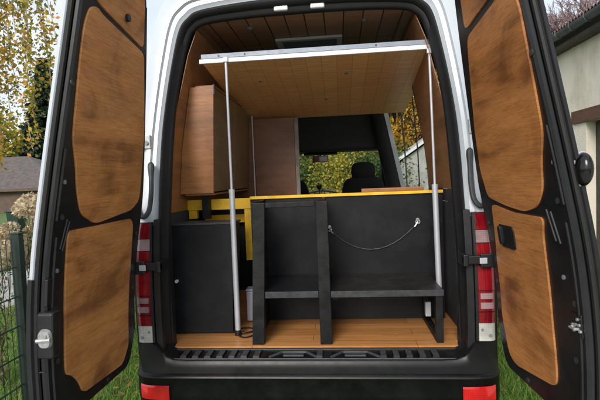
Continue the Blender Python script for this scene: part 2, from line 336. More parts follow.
def blades(name, regions, mat, kind):
    bm = bmesh.new()
    for (x0, x1, y0, y1, n, h) in regions:
        for _ in range(n):
            x = random.uniform(x0, x1); y = random.uniform(y0, y1); hh = h*random.uniform(.4, 1.25); a = random.uniform(0, 6.283); wd = random.uniform(.0018, .0042)
            lx, ly = random.gauss(0, .45)*hh, random.gauss(0, .45)*hh
            dx, dy = math.cos(a)*wd, math.sin(a)*wd
            v = [bm.verts.new(q) for q in ((x-dx, y-dy, 0), (x+dx, y+dy, 0), (x+dx*.7+lx*.35, y+dy*.7+ly*.35, hh*.55), (x-dx*.7+lx*.35, y-dy*.7+ly*.35, hh*.55), (x+lx, y+ly, hh*.95))]
            bm.faces.new((v[0], v[1], v[2], v[3])); bm.faces.new((v[3], v[2], v[4]))
    return struct(obj(name, bm, mat), kind)
g = blades('grass', [(-2.1, -0.75, -1.1, 3.2, 30000, .075), (0.75, 2.3, -1.1, 3.4, 42000, .085), (-.75, .75, -.6, .8, 5000, .06), (-4.25, -2.1, 0, 6, 22000, .10), (2.3, 3.8, 0, 5, 9000, .09)], 'blade', 'stuff')
bm = bmesh.new()
for (x0, x1, y0, y1, n) in ((-2.0, -.8, -.6, 3.0, 420), (.8, 2.2, -.6, 3, 70), (-4.2, -2.1, .3, 6, 500)):
    for _ in range(n):
        x, y, a = random.uniform(x0, x1), random.uniform(y0, y1), random.uniform(0, 6.28); s = random.uniform(.018, .04)
        d = Vector((math.cos(a), math.sin(a), random.uniform(-.3, .3)))*s; e = Vector((-math.sin(a), math.cos(a), random.uniform(-.4, .4)))*s*.6
        c = Vector((x, y, random.uniform(.03, .07)))
        q = [bm.verts.new(c+k) for k in (-d, e*.8-d*.2, d, -e*.8-d*.2)]
        bm.faces.new((q[0], q[1], q[2])); bm.faces.new((q[0], q[2], q[3]))
struct(obj('fallen_leaves', bm, 'litter'), 'stuff')

# ---- trees
def leaves_into(bm, pts, size, flat=0.0):
    for c in pts:
        s = size*random.uniform(.6, 1.35)
        d = Vector((random.gauss(0, 1), random.gauss(0, 1), random.gauss(0, 1))).normalized()
        e = d.orthogonal().normalized(); e = (Matrix.Rotation(random.uniform(0, 6.28), 3, d) @ e); f = d.cross(e)
        q = [bm.verts.new(Vector(c)+k) for k in (e*s, f*s*.62+e*.1*s, -e*s*.85, -f*s*.62+e*.1*s)]
        bm.faces.new(q)
def limb(bm, a, b_, r0, r1, wob=.08, n=6, sides=7):
    a, b_ = Vector(a), Vector(b_); L = (b_-a).length; pts = []
    for i in range(n+1):
        s = i/n; j = Vector((random.gauss(0, 1), random.gauss(0, 1), random.gauss(0, .5)))*wob*L*.25*math.sin(math.pi*s)
        pts.append(a.lerp(b_, s)+j)
    tube(bm, pts, [r0+(r1-r0)*i/n for i in range(n+1)], sides)
    return pts
def broadleaf(name, label, loc, h, cr, ch, mat, nclump=70, per=90, leaf=.06, bark='bark', base=.35, cat='tree', group=None, spread=.5):
    x, y, z = loc; t_ = thing(name, label, cat, loc, group)
    bm = bmesh.new(); top = Vector((x+random.uniform(-.3, .3), y+random.uniform(-.3, .3), h*.92)); limb(bm, (x, y, -.1), top, h*.028, .02, .12, 8, 9)
    lb = bmesh.new(); pts = []
    for _ in range(nclump):
        while True:
            d = Vector((random.uniform(-1, 1), random.uniform(-1, 1), random.uniform(-1, 1)))
            if .25 < d.length < 1: break
        c = Vector((x+d.x*cr, y+d.y*cr, h-ch/2+d.z*ch/2))
        s0 = Vector((x, y, max(h*base*.7, c.z-ch*.28)))
        limb(bm, s0, c, .035*h/6, .006, .25, 4, 5)
        sg = spread*cr*.5
        for _ in range(per): pts.append(c+Vector((random.gauss(0, sg), random.gauss(0, sg), random.gauss(0, sg*.75))))
    leaves_into(lb, pts, leaf)
    obj('trunk', bm, bark, t_, smooth=True); obj('crown', lb, mat, t_)
    return t_
def conifer(name, label, loc, h, r, mat, n=9000, group=None):
    x, y, z = loc; t_ = thing(name, label, 'tree', loc, group)
    bm = bmesh.new(); limb(bm, (x, y, -.1), (x, y, h), h*.025, .015, .02, 6, 8); lb = bmesh.new(); pts = []
    tiers = int(h*3.2)
    for i in range(tiers):
        zz = .5+(h-.6)*i/tiers; rr = r*(1-(zz/h))**.85*random.uniform(.75, 1.1)+.08; k = 9
        for j in range(k):
            a = j*6.283/k+random.uniform(-.3, .3); L = rr*random.uniform(.75, 1.15); e = Vector((x+math.cos(a)*L, y+math.sin(a)*L, zz-L*.22))
            limb(bm, (x, y, zz), e, .02, .004, .1, 3, 4)
            for _ in range(int(n/(tiers*k))):
                s = random.random()**.6; pts.append(Vector((x, y, zz)).lerp(e, s)+Vector((random.gauss(0, .09), random.gauss(0, .09), random.gauss(0, .06))))
    leaves_into(lb, pts, .075*max(1, h/6))
    obj('trunk', bm, 'bark', t_, smooth=True); obj('crown', lb, mat, t_); return t_
def bare(name, label, loc, h, group=None, depth=5, seed=1, width=.8):
    rnd = random.Random(seed); x, y, z = loc; t_ = thing(name, label, 'tree', loc, group); bm = bmesh.new(); tb = bmesh.new()
    def grow(b_, a, d, L, r, k):
        e = a+d*L; mid = a.lerp(e, .5)+Vector((rnd.gauss(0, 1), rnd.gauss(0, 1), 0))*L*.06
        tube(b_ if k > 2 else tb, [a, mid, e], [r, r*.85, r*.7], 6 if k > 2 else 3, False)
        if k == 0: return
        for i in range(3 if k > 1 else 6):
            q = Vector((rnd.gauss(0, width), rnd.gauss(0, width), rnd.gauss(.25, .4)))
            grow(b_, a.lerp(e, rnd.uniform(.55, 1)), (d+q*.75).normalized(), L*rnd.uniform(.62, .82), r*.62, k-1)
    grow(bm, Vector((x, y, -.1)), Vector((0, 0, 1)), h*.3, h*.022, depth+1)
    obj('trunk', bm, 'bark', t_, smooth=True); obj('crown', tb, 'twig', t_); return t_

# far line of woods
bm = bmesh.new(); pts = []
for k in range(150):
    a = -75+140*k/149+random.gauss(0, 1); yy = 78+random.gauss(0, 5); h = random.uniform(5, 10.5); r = random.uniform(1.8, 3.2)
    for _ in range(150):
        d = Vector((random.gauss(0, 1), random.gauss(0, 1), random.gauss(0, 1))).normalized()*random.uniform(.5, 1)
        pts.append((a+d.x*r, yy+d.y*r, max(.1, h*.5+d.z*h*.5)))
leaves_into(bm, pts, .55); struct(obj('far_woods', bm, 'leaf_green'), 'stuff')
# weeping birch: hanging strands of small leaves at the top left
t_ = thing('birch_tree', 'weeping birch with hanging yellow and orange leaves beyond the green fence', 'tree', (-5.6, 3.3, 0))
bm = bmesh.new(); lb = bmesh.new(); pts = []
tp = limb(bm, (-5.6, 3.3, -.1), (-5.0, 3.5, 6.5), .13, .04, .08, 8, 9)
for _ in range(44):
    y_ = random.uniform(2.3, 4.4); a = Vector((random.uniform(-5.6, -3.72-.30*(y_-3.3)*1.1), y_, random.uniform(4.4, 6.6)))
    limb(bm, tp[random.randint(5, 8)], a, .03, .008, .15, 4, 5)
    L = random.uniform(1.6, 4.6); n = 9
    if a.z-L < 1.75: L = a.z-1.75-random.random()*.7
    dx_, dy_ = random.gauss(0, .02), random.gauss(0, .02)
    st = [a+Vector((dx_*i+random.gauss(0, .012), dy_*i+random.gauss(0, .012), -L*i/n)) for i in range(n+1)]
    tube(bm, st, .004, 4, False)
    for _ in range(int(26*L)):
        i = random.uniform(.2, n-.01); q = st[int(i)].lerp(st[int(i)+1], i % 1); sp = random.uniform(.02, .09)
        for _k in range(5): pts.append(q+Vector((random.gauss(0, sp), random.gauss(0, sp), random.gauss(-.02, .05))))
leaves_into(lb, pts, .031)
obj('trunk', bm, 'birch_bark', t_, smooth=True); obj('crown', lb, 'leaf_birch', t_)
conifer('evergreen_tree', 'tall dark green conifer rising behind the grey roofed house', (-29.5, 40, 0), 15.0, 4.0, 'leaf_conifer', 60000)
broadleaf('leafy_tree', 'yellow green tree behind the house at the left edge of the photo', (-36.5, 41, 0), 9.0, 4.0, 8, 'leaf_yellow', 80, 110, .2)
broadleaf('autumn_tree', 'yellow green tree seen through the left half of the windscreen', (-1.9, 13.0, 0), 6.5, 2.0, 5.6, 'leaf_yellow', 110, 150, .055, group=None)
broadleaf('autumn_tree', 'green tree seen through the middle of the windscreen', (-0.1, 15.0, 0), 7.0, 2.0, 6.4, 'leaf_green', 80, 140, .06)
broadleaf('autumn_tree', 'bright yellow tree seen behind the passenger headrest', (1.3, 13.6, 0), 6.2, 1.6, 5.6, 'leaf_yellow', 110, 140, .055)
broadleaf('autumn_tree', 'orange tree seen through the side window of the van', (2.9, 12.2, 0), 6.4, 1.9, 5.2, 'leaf_orange', 130, 160, .05)
for i_, (x_, y_, h_, m_, lab) in enumerate(((-2.3, 9.6, 2.2, 'leaf_yellow', 'yellow shrub seen at the left edge of the windscreen'), (-1.1, 10.2, 1.9, 'leaf_green', 'green shrub seen low in the middle of the windscreen'),
        (.1, 10.0, 2.1, 'leaf_yellow', 'yellow green shrub seen left of the passenger headrest'), (1.35, 10.4, 2.3, 'leaf_green', 'green shrub seen right of the passenger headrest'))):
    broadleaf('shrub', lab, (x_, y_, 0), h_, 1.0, h_, m_, 60, 260, .042, cat='shrub', spread=.6, group='shrubs ahead of the van')
bare('bare_tree', 'leafless reddish tree above the tiled garage roof', (8.6, 12.4, 0), 9.5, 'leafless trees on the right', 6, 3)
bare('bare_tree', 'leafless tree seen in the gap between white van pillar and right door', (5.6, 16.5, 0), 10.5, 'leafless trees on the right', 6, 11)
bare('bare_tree', 'leafless tree behind the garage at the right edge of the photo', (12.6, 13.4, 0), 11.0, 'leafless trees on the right', 6, 21)

# ---- house at the left
t_ = thing('house', 'low brown house with a grey hipped roof behind the left garden', 'house', (-27, 29, 0))
bm = bmesh.new(); box(bm, -36, -18.6, 25.4, 33, -.2, 1.62); obj('wall', bm, 'brown_wall', t_)
bm = bmesh.new(); e = [(-36.5, 25, 1.6), (-18.1, 25, 1.6), (-18.1, 33.4, 1.6), (-36.5, 33.4, 1.6)]; rd = [(-31.5, 29.2, 4.1), (-23.6, 29.2, 4.1)]
V = [bm.verts.new(q) for q in e+rd]
for q in ((0, 1, 5, 4), (1, 2, 5), (2, 3, 4, 5), (3, 0, 4), (3, 2, 1, 0)): bm.faces.new([V[i] for i in q])
obj('roof', bm, 'tile_grey', t_)
bxo('fascia', (-36.6, -18.0, 24.9, 24.98, 1.45, 1.63), 'brown_wall', t_)
for x0 in (-33, -28.5):
    wf = bxo('window', (x0, x0+1.3, 25.34, 25.42, .5, 1.3), 'white_trim', t_); bxo('pane', (x0+.08, x0+1.22, 25.32, 25.36, .57, 1.23), 'cab_dark', wf)
# green bin
t_ = thing('garden_bin', 'dark green garden bin standing in front of the brown house', 'bin', (-11.0, 11.7, 0))
bm = bmesh.new(); v = box(bm, -11.22, -10.78, 11.5, 11.95, .08, .8)
for q in v[:4]: q.co.x += (-11.0-q.co.x)*.18; q.co.y += (11.72-q.co.y)*.18
obj('body', bm, 'bin_green', t_, bevel=.02)
bxo('lid', (-11.25, -10.75, 11.46, 11.98, .805, .86), 'bin_green', t_, .02)
for sx in (-1, 1):
    bm = bmesh.new(); disc(bm, (-11.0+sx*.17, 11.93, .09), (sx, 0, 0), .09, .05); obj('wheel', bm, 'tyre', t_)

# ---- green mesh fence parallel to the van
FX = -2.0
t_ = thing('mesh_fence', 'green wire mesh fence with a square dark green post left of the van', 'fence', (FX, .42, 0))
ys = [-4.58, -2.08, .42, 2.92, 5.42, 7.92]
for y in ys:
    bm = bmesh.new(); box(bm, FX-.032, FX+.032, y-.024, y+.024, -.1, 1.275); po = obj('post', bm, 'fence_green', t_, bevel=.003)
    bxo('post_cap', (FX-.035, FX+.035, y-.027, y+.027, 1.277, 1.29), 'fence_green', po)
for a, b_ in zip(ys, ys[1:]):
    bm = bmesh.new()
    z = .06
    while z < 1.24:
        for off in (-.006, .006): tube(bm, [(FX+off, a+.03, z), (FX+off, b_-.03, z)], .003, 5, False)
        z += .2
    y = a+.05
    while y < b_-.04:
        tube(bm, [(FX, y, .04), (FX, y, 1.25)], .0025, 5, False); y += .05
    obj('wire_panel', bm, 'fence_green', t_)

# ---- dried hydrangeas
def hydrangea(label, x, y, n, h0, h1, rad, mat='petal', name='dried_hydrangea', hr=.075, group='dried hydrangeas by the fence'):
    t_ = thing(name, label, 'plant', (x, y, 0), group); bm = bmesh.new(); hd = []
    for _ in range(n):
        e = Vector((x+random.gauss(0, rad), y+random.gauss(0, rad), random.uniform(h0, h1))); limb(bm, (x+random.gauss(0, .05), y+random.gauss(0, .05), -.02), e, .006, .003, .2, 5, 5); hd.append(e)
    obj('stems', bm, 'stem', t_, smooth=True)
    lb = bmesh.new(); leaves_into(lb, [(x+random.gauss(0, rad), y+random.gauss(0, rad), random.uniform(.1, h1*.75)) for _ in range(n*22)], .02); obj('leaves', lb, 'leaf_green', t_)
    for e in hd:
        hb = bmesh.new(); pp = []
        for _ in range(130):
            d = Vector((random.gauss(0, 1), random.gauss(0, 1), random.gauss(0, 1))).normalized(); pp.append(e+Vector((d.x, d.y, d.z*.85))*hr*random.uniform(.75, 1.05))
        leaves_into(hb, pp, .019); obj('flower_head', hb, mat, t_)
hydrangea('tall dried beige hydrangea close to the left van door', -2.36, 1.1, 14, 1.10, 1.66, .075)
hydrangea('dried beige hydrangea left of the green fence post', -2.62, .85, 16, .95, 1.36, .12)
hydrangea('dried beige hydrangea right of the green fence post', -2.5, 1.35, 15, .90, 1.3, .11)
hydrangea('small pink flowers behind the dried hydrangeas at the left edge', -4.05, 2.55, 3, 1.18, 1.34, .10, 'petal_pink', 'pink_flower', .04, None)

# ---- garage building on the right, parallel to the van
t_ = thing('garage', 'cream rendered garage with tiled roof and zinc gutter beyond the right door', 'building', (7, 5, 0))
bm = bmesh.new()
YB0, YB1 = -3.0, 9.0
D0, D1 = 2.6, 4.82      # gate opening in y
box(bm, 4.0, 4.3, YB0, D0, -.2, 3.5); box(bm, 4.0, 4.3, D1, YB1, -.2, 3.5); box(bm, 4.0, 4.3, D0, D1, 2.28, 3.5)
box(bm, 4.3, 11, YB1-.3, YB1, -.2, 3.5); box(bm, 4.3, 11, YB0, YB0+.3, -.2, 3.5); box(bm, 10.7, 11, YB0+.3, YB1-.3, -.2, 3.5)
obj('wall', bm, 'render', t_)
bxo('lintel', (3.965, 3.998, D0-.3, 5.18, 2.27, 2.47), 'lintel', t_, .004)
bm = bmesh.new()
for i in range(14):
    y0 = D0+.004+i*(D1-D0)/14; box(bm, 4.14, 4.18, y0, y0+(D1-D0)/14-.008, .03, 2.26)
gt = obj('gate', bm, 'gate_wood', t_, bevel=.003)
bxo('handle', (4.10, 4.14, 4.5, 4.62, 1.0, 1.03), 'steel', gt)
# tiled roof with wavy eave
bm = bmesh.new(); rows = []
NT = 150
for j in range(0, 13):
    row = []
    for i in range(NT*4+1):
        y = YB0-.3+(YB1-YB0+.6)*i/(NT*4); x = 3.80+j*.30
        row.append((x, y, 3.80+j*.30*.36+.022*math.sin(i*math.pi/2)+(.018 if j % 1 == 0 else 0)))
    rows.append(row)
    rows.append([(q[0]+.298, q[1], q[2]+.298*.36-.018) for q in row])
grid(bm, rows); obj('roof', bm, 'tile_red', t_)
bm = bmesh.new(); grid(bm, [[(3.8, YB0-.3, 3.74), (3.8, YB1+.3, 3.74)], [(7.6, YB0-.3, 5.1), (7.6, YB1+.3, 5.1)], [(11.3, YB0-.3, 3.74), (11.3, YB1+.3, 3.74)]]); obj('roof_underlay', bm, 'gate_wood', t_)
bm = bmesh.new(); prof = [(3.72+.075*math.cos(a), 3.70+.085*math.sin(a)) for a in [math.pi+math.pi*k/10 for k in range(11)]]
inn = [(3.72+.068*math.cos(a), 3.70+.078*math.sin(a)) for a in [2*math.pi-math.pi*k/10 for k in range(11)]]
pr = prof+inn; vv = [[bm.verts.new((q[0], y, q[1])) for q in pr] for y in (YB0-.3, YB1+.3)]
for k in range(len(pr)): bm.faces.new((vv[0][k], vv[0][(k+1) % len(pr)], vv[1][(k+1) % len(pr)], vv[1][k]))
gu = obj('gutter', bm, 'gutter', t_, smooth=True)
for y in [YB0+.4*k for k in range(30)]:
    bm = bmesh.new(); tube(bm, [(3.64, y, 3.72), (3.642, y, 3.66), (3.68, y, 3.612), (3.74, y, 3.605), (3.80, y, 3.66), (3.82, y, 3.74)], .008, 5); obj('gutter_bracket', bm, 'gutter', gu)
bxo('eave_board', (3.80, 3.998, YB0-.3, YB1+.3, 3.50, 3.56), 'gate_wood', t_)
# grey shed ahead, seen through the van's side window
t_ = thing('garden_shed', 'pale grey shed with light roof edge seen through the side window', 'shed', (3.2, 10.2, 0))
bm = bmesh.new(); pl = [(1.55, -.1), (4.6, -.1), (4.6, 1.95), (3.1, 2.75), (1.55, 1.72)]
A_ = [bm.verts.new((x, 9.6, z)) for x, z in pl]; B_ = [bm.verts.new((x, 11.2, z)) for x, z in pl]
bm.faces.new(A_); bm.faces.new(B_[::-1])
for k in range(5): bm.faces.new((A_[k], A_[(k+1) % 5], B_[(k+1) % 5], B_[k]))
obj('wall', bm, 'concrete', t_)
for (xa, za, xb, zb) in ((1.40, 1.66, 3.1, 2.79), (4.75, 1.91, 3.1, 2.79)):
    bm = bmesh.new(); q = []
    for y in (9.45, 11.35):
        for dz in (.02, .10): q += [bm.verts.new((xa, y, za+dz)), bm.verts.new((xb, y, zb+dz))]
    for f in ((0, 1, 3, 2), (4, 6, 7, 5), (0, 4, 5, 1), (2, 3, 7, 6), (0, 2, 6, 4), (1, 5, 7, 3)): bm.faces.new([q[i] for i in f])
    obj('roof', bm, 'white_trim', t_)

# ------------------------------------------------------------------ VAN
van = thing('camper_van', 'white high roof camper van with both rear doors open and wooden interior', 'van', (0, 2.2, 0))
I_ = [(.79, .66), (.785, .93), (.776, 1.35), (.770, 1.77), (.758, 2.02), (.726, 2.25), (.690, 2.42), (.655, 2.49), (.57, 2.53), (.3, 2.548), (0, 2.552)]
S_ = [(.828, .62), (.826, .93), (.825, 1.35), (.823, 1.77), (.806, 2.02), (.776, 2.27), (.738, 2.48), (.685, 2.56), (.60, 2.605), (.3, 2.637), (0, 2.645)]
O_ = [(.952, .62), (.957, .93), (.957, 1.35), (.945, 1.77), (.928, 2.05), (.902, 2.33), (.865, 2.57), (.80, 2.69), (.66, 2.76), (.3, 2.805), (0, 2.81)]
NS = 6
def loop(ctrl, fy):
    h = spline([(x, 0, z) for x, z in ctrl], NS)
    full = [(-q.x, fy(q.z), q.z) for q in h] + [(q.x, fy(q.z), q.z) for q in h[::-1][1:]]
    return full
def mixl(a, b_, s): return [(p_[0]*(1-s)+q[0]*s, p_[1]*(1-s)+q[1]*s) for p_, q in zip(a, b_)]
# outer shell
def Ty(y):
    tb = [(-1, 2.81), (2.7, 2.81), (3.0, 2.72), (3.55, 2.06), (4.30, 1.30), (4.95, 1.05), (5.12, .85)]
    for (a, b_), (c, d) in zip(tb, tb[1:]):
        if y <= c: return b_+(d-b_)*(y-a)/(c-a)
    return .85
def warp(z, T):
    if T > 1.35: return z if z < 1.3 else 1.3+(z-1.3)*(T-1.3)/(2.81-1.3)
    return .62+(z-.62)*(T-.62)/(2.81-.62)
bm = bmesh.new()
hs = spline([(x, 0, z) for x, z in O_], NS)
prof = [(-q.x, q.z) for q in hs]+[(q.x, q.z) for q in hs[::-1][1:]]
n_ = len(prof)
rear = [loop(S_, lambda z: Pz(z)+.052), loop(mixl(S_, O_, .04), lambda z: Pz(z)+.05), loop(mixl(S_, O_, .14), lambda z: Pz(z)+.030), loop(mixl(S_, O_, .30), lambda z: Pz(z)+.026), loop(mixl(S_, O_, .36), lambda z: Pz(z)+.008),
        loop(mixl(S_, O_, .80), lambda z: Pz(z)+.004), loop(mixl(S_, O_, .95), lambda z: Pz(z)+.014), loop(O_, lambda z: Pz(z)+.045)]
stations = [.45, .92, 1.55, 2.2, 2.75, 2.86, 3.0, 3.2, 3.38, 3.55, 3.8, 4.05, 4.30, 4.65, 4.95, 5.12]
rows = rear[:]
for y in stations:
    wsc = 1.0 if y < 3 else 1-.07*((y-3)/2.1)**2
    rows.append([(x*wsc, y, warp(z, Ty(y))) for x, z in prof])
vv = [[bm.verts.new(q) for q in r] for r in rows]
mid = n_//2
nr = len(rear)
holes = []
for j in range(len(vv)-1):
    for k in range(n_-1):
        A, B, Cc, D = vv[j][k], vv[j][k+1], vv[j+1][k+1], vv[j+1][k]
        cx = (A.co+B.co+Cc.co+D.co)/4
        if j >= nr-1:
            ya = A.co.y
            if cx.x > .7 and   .9 < cx.y < 2.75 and 1.38 < cx.z < 2.34: continue
            if abs(cx.x) > .66 and 2.86 < cx.y < 3.38 and 1.33 < cx.z < 2.25: continue
            if 3.55 < cx.y < 4.3 and abs(k-mid+.5) < 24: holes.append((j, k)); continue
        f = bm.faces.new((A, B, Cc, D))
        if j < nr-1 and cx.z < 1.375: f.material_index = 1
        elif j >= nr-1 and cx.z < .8: f.material_index = 1
bm.faces.new([vv[-1][k] for k in range(n_)])
obj('body', bm, ['white', 'bumper'], van, smooth=True, angle=40)
# black door seal and jamb round the opening
bm = bmesh.new()
sl = [loop(S_, lambda z: Pz(z)+.054), loop(mixl(S_, I_, .10), lambda z: Pz(z)+.030), loop(mixl(S_, I_, .30), lambda z: Pz(z)+.022), loop(mixl(S_, I_, .5), lambda z: Pz(z)+.034), loop(mixl(S_, I_, .6), lambda z: Pz(z)+.066),
      loop(mixl(S_, I_, .85), lambda z: Pz(z)+.075), loop(I_, lambda z: Pz(z)+.095), loop([(x+.003, z+.002) for x, z in I_], lambda z: Pz(z)+.108), loop([(x+.05, z+.02) for x, z in I_], lambda z: Pz(z)+.120), loop([(x+.09, z+.05) for x, z in I_], lambda z: Pz(z)+.20)]
grid(bm, sl); obj('door_seal', bm, 'rubber', van, smooth=True, angle=50)
# header lamps
for u in (-.128, .087):
    bm = bmesh.new(); yl = Pz(2.575)+.062
    box(bm, u-.042, u+.042, yl-.006, yl+.02, 2.566, 2.600); lo = obj('interior_lamp', bm, 'led', van, bevel=.008, seg=3)
    bm = bmesh.new()
    for k in range(4): disc(bm, (u-.027+k*.018, yl-.009, 2.583), (0, 1, 0), .0065, .004, 10)
    obj('led', bm, 'white_trim', lo)
# floor
bm = bmesh.new(); box(bm, -.783, .783, .02, .09, .60, .66); box(bm, -.86, .86, .09, 2.5, .60, .66); obj('floor', bm, 'floor_wood', van)
for sx in (-1, 1):
    a, b_ = sorted((sx*.788, sx*.88)); bxo('sill_cheek', (a, b_, .035, .088, .60, 1.36), 'black_plastic', van, .006)
bxo('sill_trim', (-.775, .775, -.002, .018, .63, .653), 'black_plastic', van, .004)
# linings
def Lw(z):
    tb = [(.6, .845), (1.5, .83), (1.8, .80), (2.1, .745), (2.35, .70), (2.5, .65), (2.6, .55)]
    for (a, b_), (c, d) in zip(tb, tb[1:]):
        if z <= c: return b_+(d-b_)*(z-a)/(c-a)
    return .55
def lining(name, side, z0, z1, y0, y1, mat, th=.004):
    bm = bmesh.new(); n = 14; rows = []
    for i in range(n+1):
        z = z0+(z1-z0)*i/n; ya = max(y0, Pz(z)+.112) if y0 < .5 else y0
        rows.append((z, ya))
    fr = [[(side*Lw(z), ya, z), (side*Lw(z), y1, z)] for z, ya in rows]
    bk = [[(side*(Lw(z)+th), ya, z), (side*(Lw(z)+th), y1, z)] for z, ya in rows]
    a = grid(bm, fr); b_ = grid(bm, bk)
    for i in range(n):
        for k in (0, 1): bm.faces.new((a[i][k], a[i+1][k], b_[i+1][k], b_[i][k]))
    for i in (0, n): bm.faces.new((a[i][0], a[i][1], b_[i][1], b_[i][0]))
    return obj(name, bm, mat, van, smooth=True)
lining('wall_panel', -1, 1.40, 2.5, .1, 2.3, 'in_wood'); lining('wall_panel', -1, .662, 1.398, .1, 2.3, 'cab_dark')
lining('wall_panel', 1, 1.48, 2.5, .1, .92, 'in_wood_dark'); lining('wall_panel', 1, .662, 1.40, .1, 2.74, 'cab_dark'); lining('wall_panel', 1, 1.402, 1.478, .1, .92, 'cab_dark')
lining('wall_panel', 1, 2.34, 2.5, .922, 2.74, 'in_wood_dark')
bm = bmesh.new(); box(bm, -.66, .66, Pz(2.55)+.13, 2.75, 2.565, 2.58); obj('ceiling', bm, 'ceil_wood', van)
for sx in (-1, 1):
    bm = bmesh.new(); grid(bm, [[(sx*.66, .42, 2.567), (sx*.66, 2.75, 2.567)], [(sx*.70, .42, 2.52), (sx*.70, 2.75, 2.52)], [(sx*.72, .40, 2.42), (sx*.72, 2.75, 2.42)]]); obj('ceiling_cove', bm, 'in_wood_dark', van, smooth=True)
# roof hatch frame and little ceiling hooks
bm = bmesh.new()
for d in ((-.235, .235, .77, .81, 2.545, 2.563), (-.235, .235, 1.03, 1.07, 2.545, 2.563), (-.235, -.195, .812, 1.028, 2.545, 2.563), (.195, .235, .812, 1.028, 2.545, 2.563)): box(bm, *d)
hf = obj('roof_hatch', bm, 'white_trim', van, bevel=.003); bxo('hatch_pane', (-.194, .194, .812, 1.028, 2.552, 2.562), 'alu_dull', hf)
for x in (-.36, .37):
    bm = bmesh.new(); disc(bm, (x, .52, 2.564), (0, 0, -1), .016, .014, 12); obj('ceiling_hook', bm, 'alu_dull', van, smooth=True)

# --- cab
bm = bmesh.new(); box(bm, -.80, .80, 3.0, 3.52, 1.90, 2.40); obj('overhead_shelf', bm, 'cab_dark', van, bevel=.03)
bm = bmesh.new(); grid(bm, [[(-.8, 2.5, 2.46), (.8, 2.5, 2.46)], [(-.8, 3.05, 2.42), (.8, 3.05, 2.42)], [(-.8, 3.5, 1.97), (.8, 3.5, 1.97)]]); obj('headliner', bm, 'cab_dark', van)
for sx in (-1, 1):
    bm = bmesh.new(); rr = []
    for z in (.62, 1.3, 1.42, 1.7, 1.95, 2.2, 2.45):
        xc = .885-.20*max(0, z-1.42); rr.append([(sx*(xc-.002), 2.775, z), (sx*(xc-.05), 2.78, z), (sx*(xc-.12), 2.83, z), (sx*(xc-.15), 2.92, z), (sx*(xc-.12), 3.02, z)])
    grid(bm, rr); obj('b_pillar_trim', bm, 'cab_dark', van, smooth=True, angle=60)
    bm = bmesh.new(); rr = []
    for z in (.62, 1.3, 1.42, 1.7, 1.95, 2.2, 2.45):
        xc = .91-.20*max(0, z-1.42); rr.append([(sx*(xc-.028), 2.79, z), (sx*(xc-.026), 2.765, z), (sx*(xc+.022), 2.757, z), (sx*(xc+.026), 2.85, z)])
    grid(bm, rr); obj('b_pillar_jamb', bm, 'white', van, smooth=True)
    bm = bmesh.new()
    tube(bm, [(sx*.80, 3.50, 1.98), (sx*.80, 3.85, 1.68), (sx*.81, 4.25, 1.30)], .045, 8); obj('a_pillar_trim', bm, 'cab_dark', van, smooth=True)
    bm = bmesh.new(); box(bm, sx*.80-.03, sx*.80+.03, 2.86, 4.2, .62, 1.33); obj('door_card', bm, 'cab_dark', van)
    bm = bmesh.new(); grid(bm, [[(sx*.945, 2.86, 1.33), (sx*.945, 3.4, 1.33)], [(sx*.93, 2.86, 1.8), (sx*.92, 3.4, 1.75)], [(sx*.90, 2.86, 2.2), (sx*.88, 3.4, 1.95)]]); obj('side_glass', bm, 'glass', van)
    # seat belt
    bm = bmesh.new(); grid(bm, [[(sx*.66, 2.88, 1.88), (sx*.66, 2.93, 1.88)], [(sx*.69, 2.86, 1.2), (sx*.69, 2.91, 1.2)]]); obj('seat_belt', bm, 'grey_rubber', van)
# windscreen
bm = bmesh.new(); grid(bm, [[(-.80, 3.58, 2.02), (-.4, 3.60, 2.035), (0, 3.61, 2.04), (.4, 3.60, 2.035), (.80, 3.58, 2.02)], [(-.84, 4.27, 1.31), (-.4, 4.34, 1.30), (0, 4.36, 1.30), (.4, 4.34, 1.30), (.84, 4.27, 1.31)]]); obj('windscreen', bm, 'glass', van, smooth=True)
bm = bmesh.new(); grid(bm, [[(-.86, 3.62, .9), (.86, 3.62, .9)], [(-.86, 3.58, 1.26), (.86, 3.58, 1.26)], [(-.86, 3.66, 1.345), (.86, 3.66, 1.345)], [(-.86, 4.28, 1.29), (.86, 4.28, 1.29)]])
db = obj('dashboard', bm, 'cab_dark', van, smooth=True, angle=60)
bm = bmesh.new(); pts = [(-.30+.46*k/16, 3.66, 1.352+.042*math.sin(math.pi*k/16)) for k in range(17)]
tube(bm, pts, .014, 8); obj('instrument_hood', bm, 'dash_light', db, smooth=True)
# rear-view mirror, phone holder
bm = bmesh.new(); box(bm, -.165, .045, 3.40, 3.43, 1.775, 1.86); mi = obj('rear_view_mirror', bm, 'cab_dark', van, bevel=.014, seg=3)
bm = bmesh.new(); tube(bm, [(-.06, 3.42, 1.85), (-.06, 3.50, 1.93), (-.06, 3.56, 1.96)], .012, 8); obj('mirror_stem', bm, 'cab_dark', mi, smooth=True)
bxo('mirror_glass', (-.157, .037, 3.394, 3.399, 1.783, 1.852), 'lens_red_dark', mi, .001)
bxo('dome_lamp', (-.27, .17, 3.30, 3.52, 1.87, 1.895), 'black_plastic', van, .01)
bm = bmesh.new(); ball(bm, (-.115, 3.62, 1.455), .022, .012, .028, 10, 8); ball(bm, (-.080, 3.62, 1.455), .022, .012, .028, 10, 8); ball(bm, (-.0975, 3.62, 1.435), .026, .012, .03, 10, 8); tube(bm, [(-.0975, 3.62, 1.35), (-.0975, 3.62, 1.43)], .006, 6); obj('phone_holder', bm, 'black_plastic', van, smooth=True)
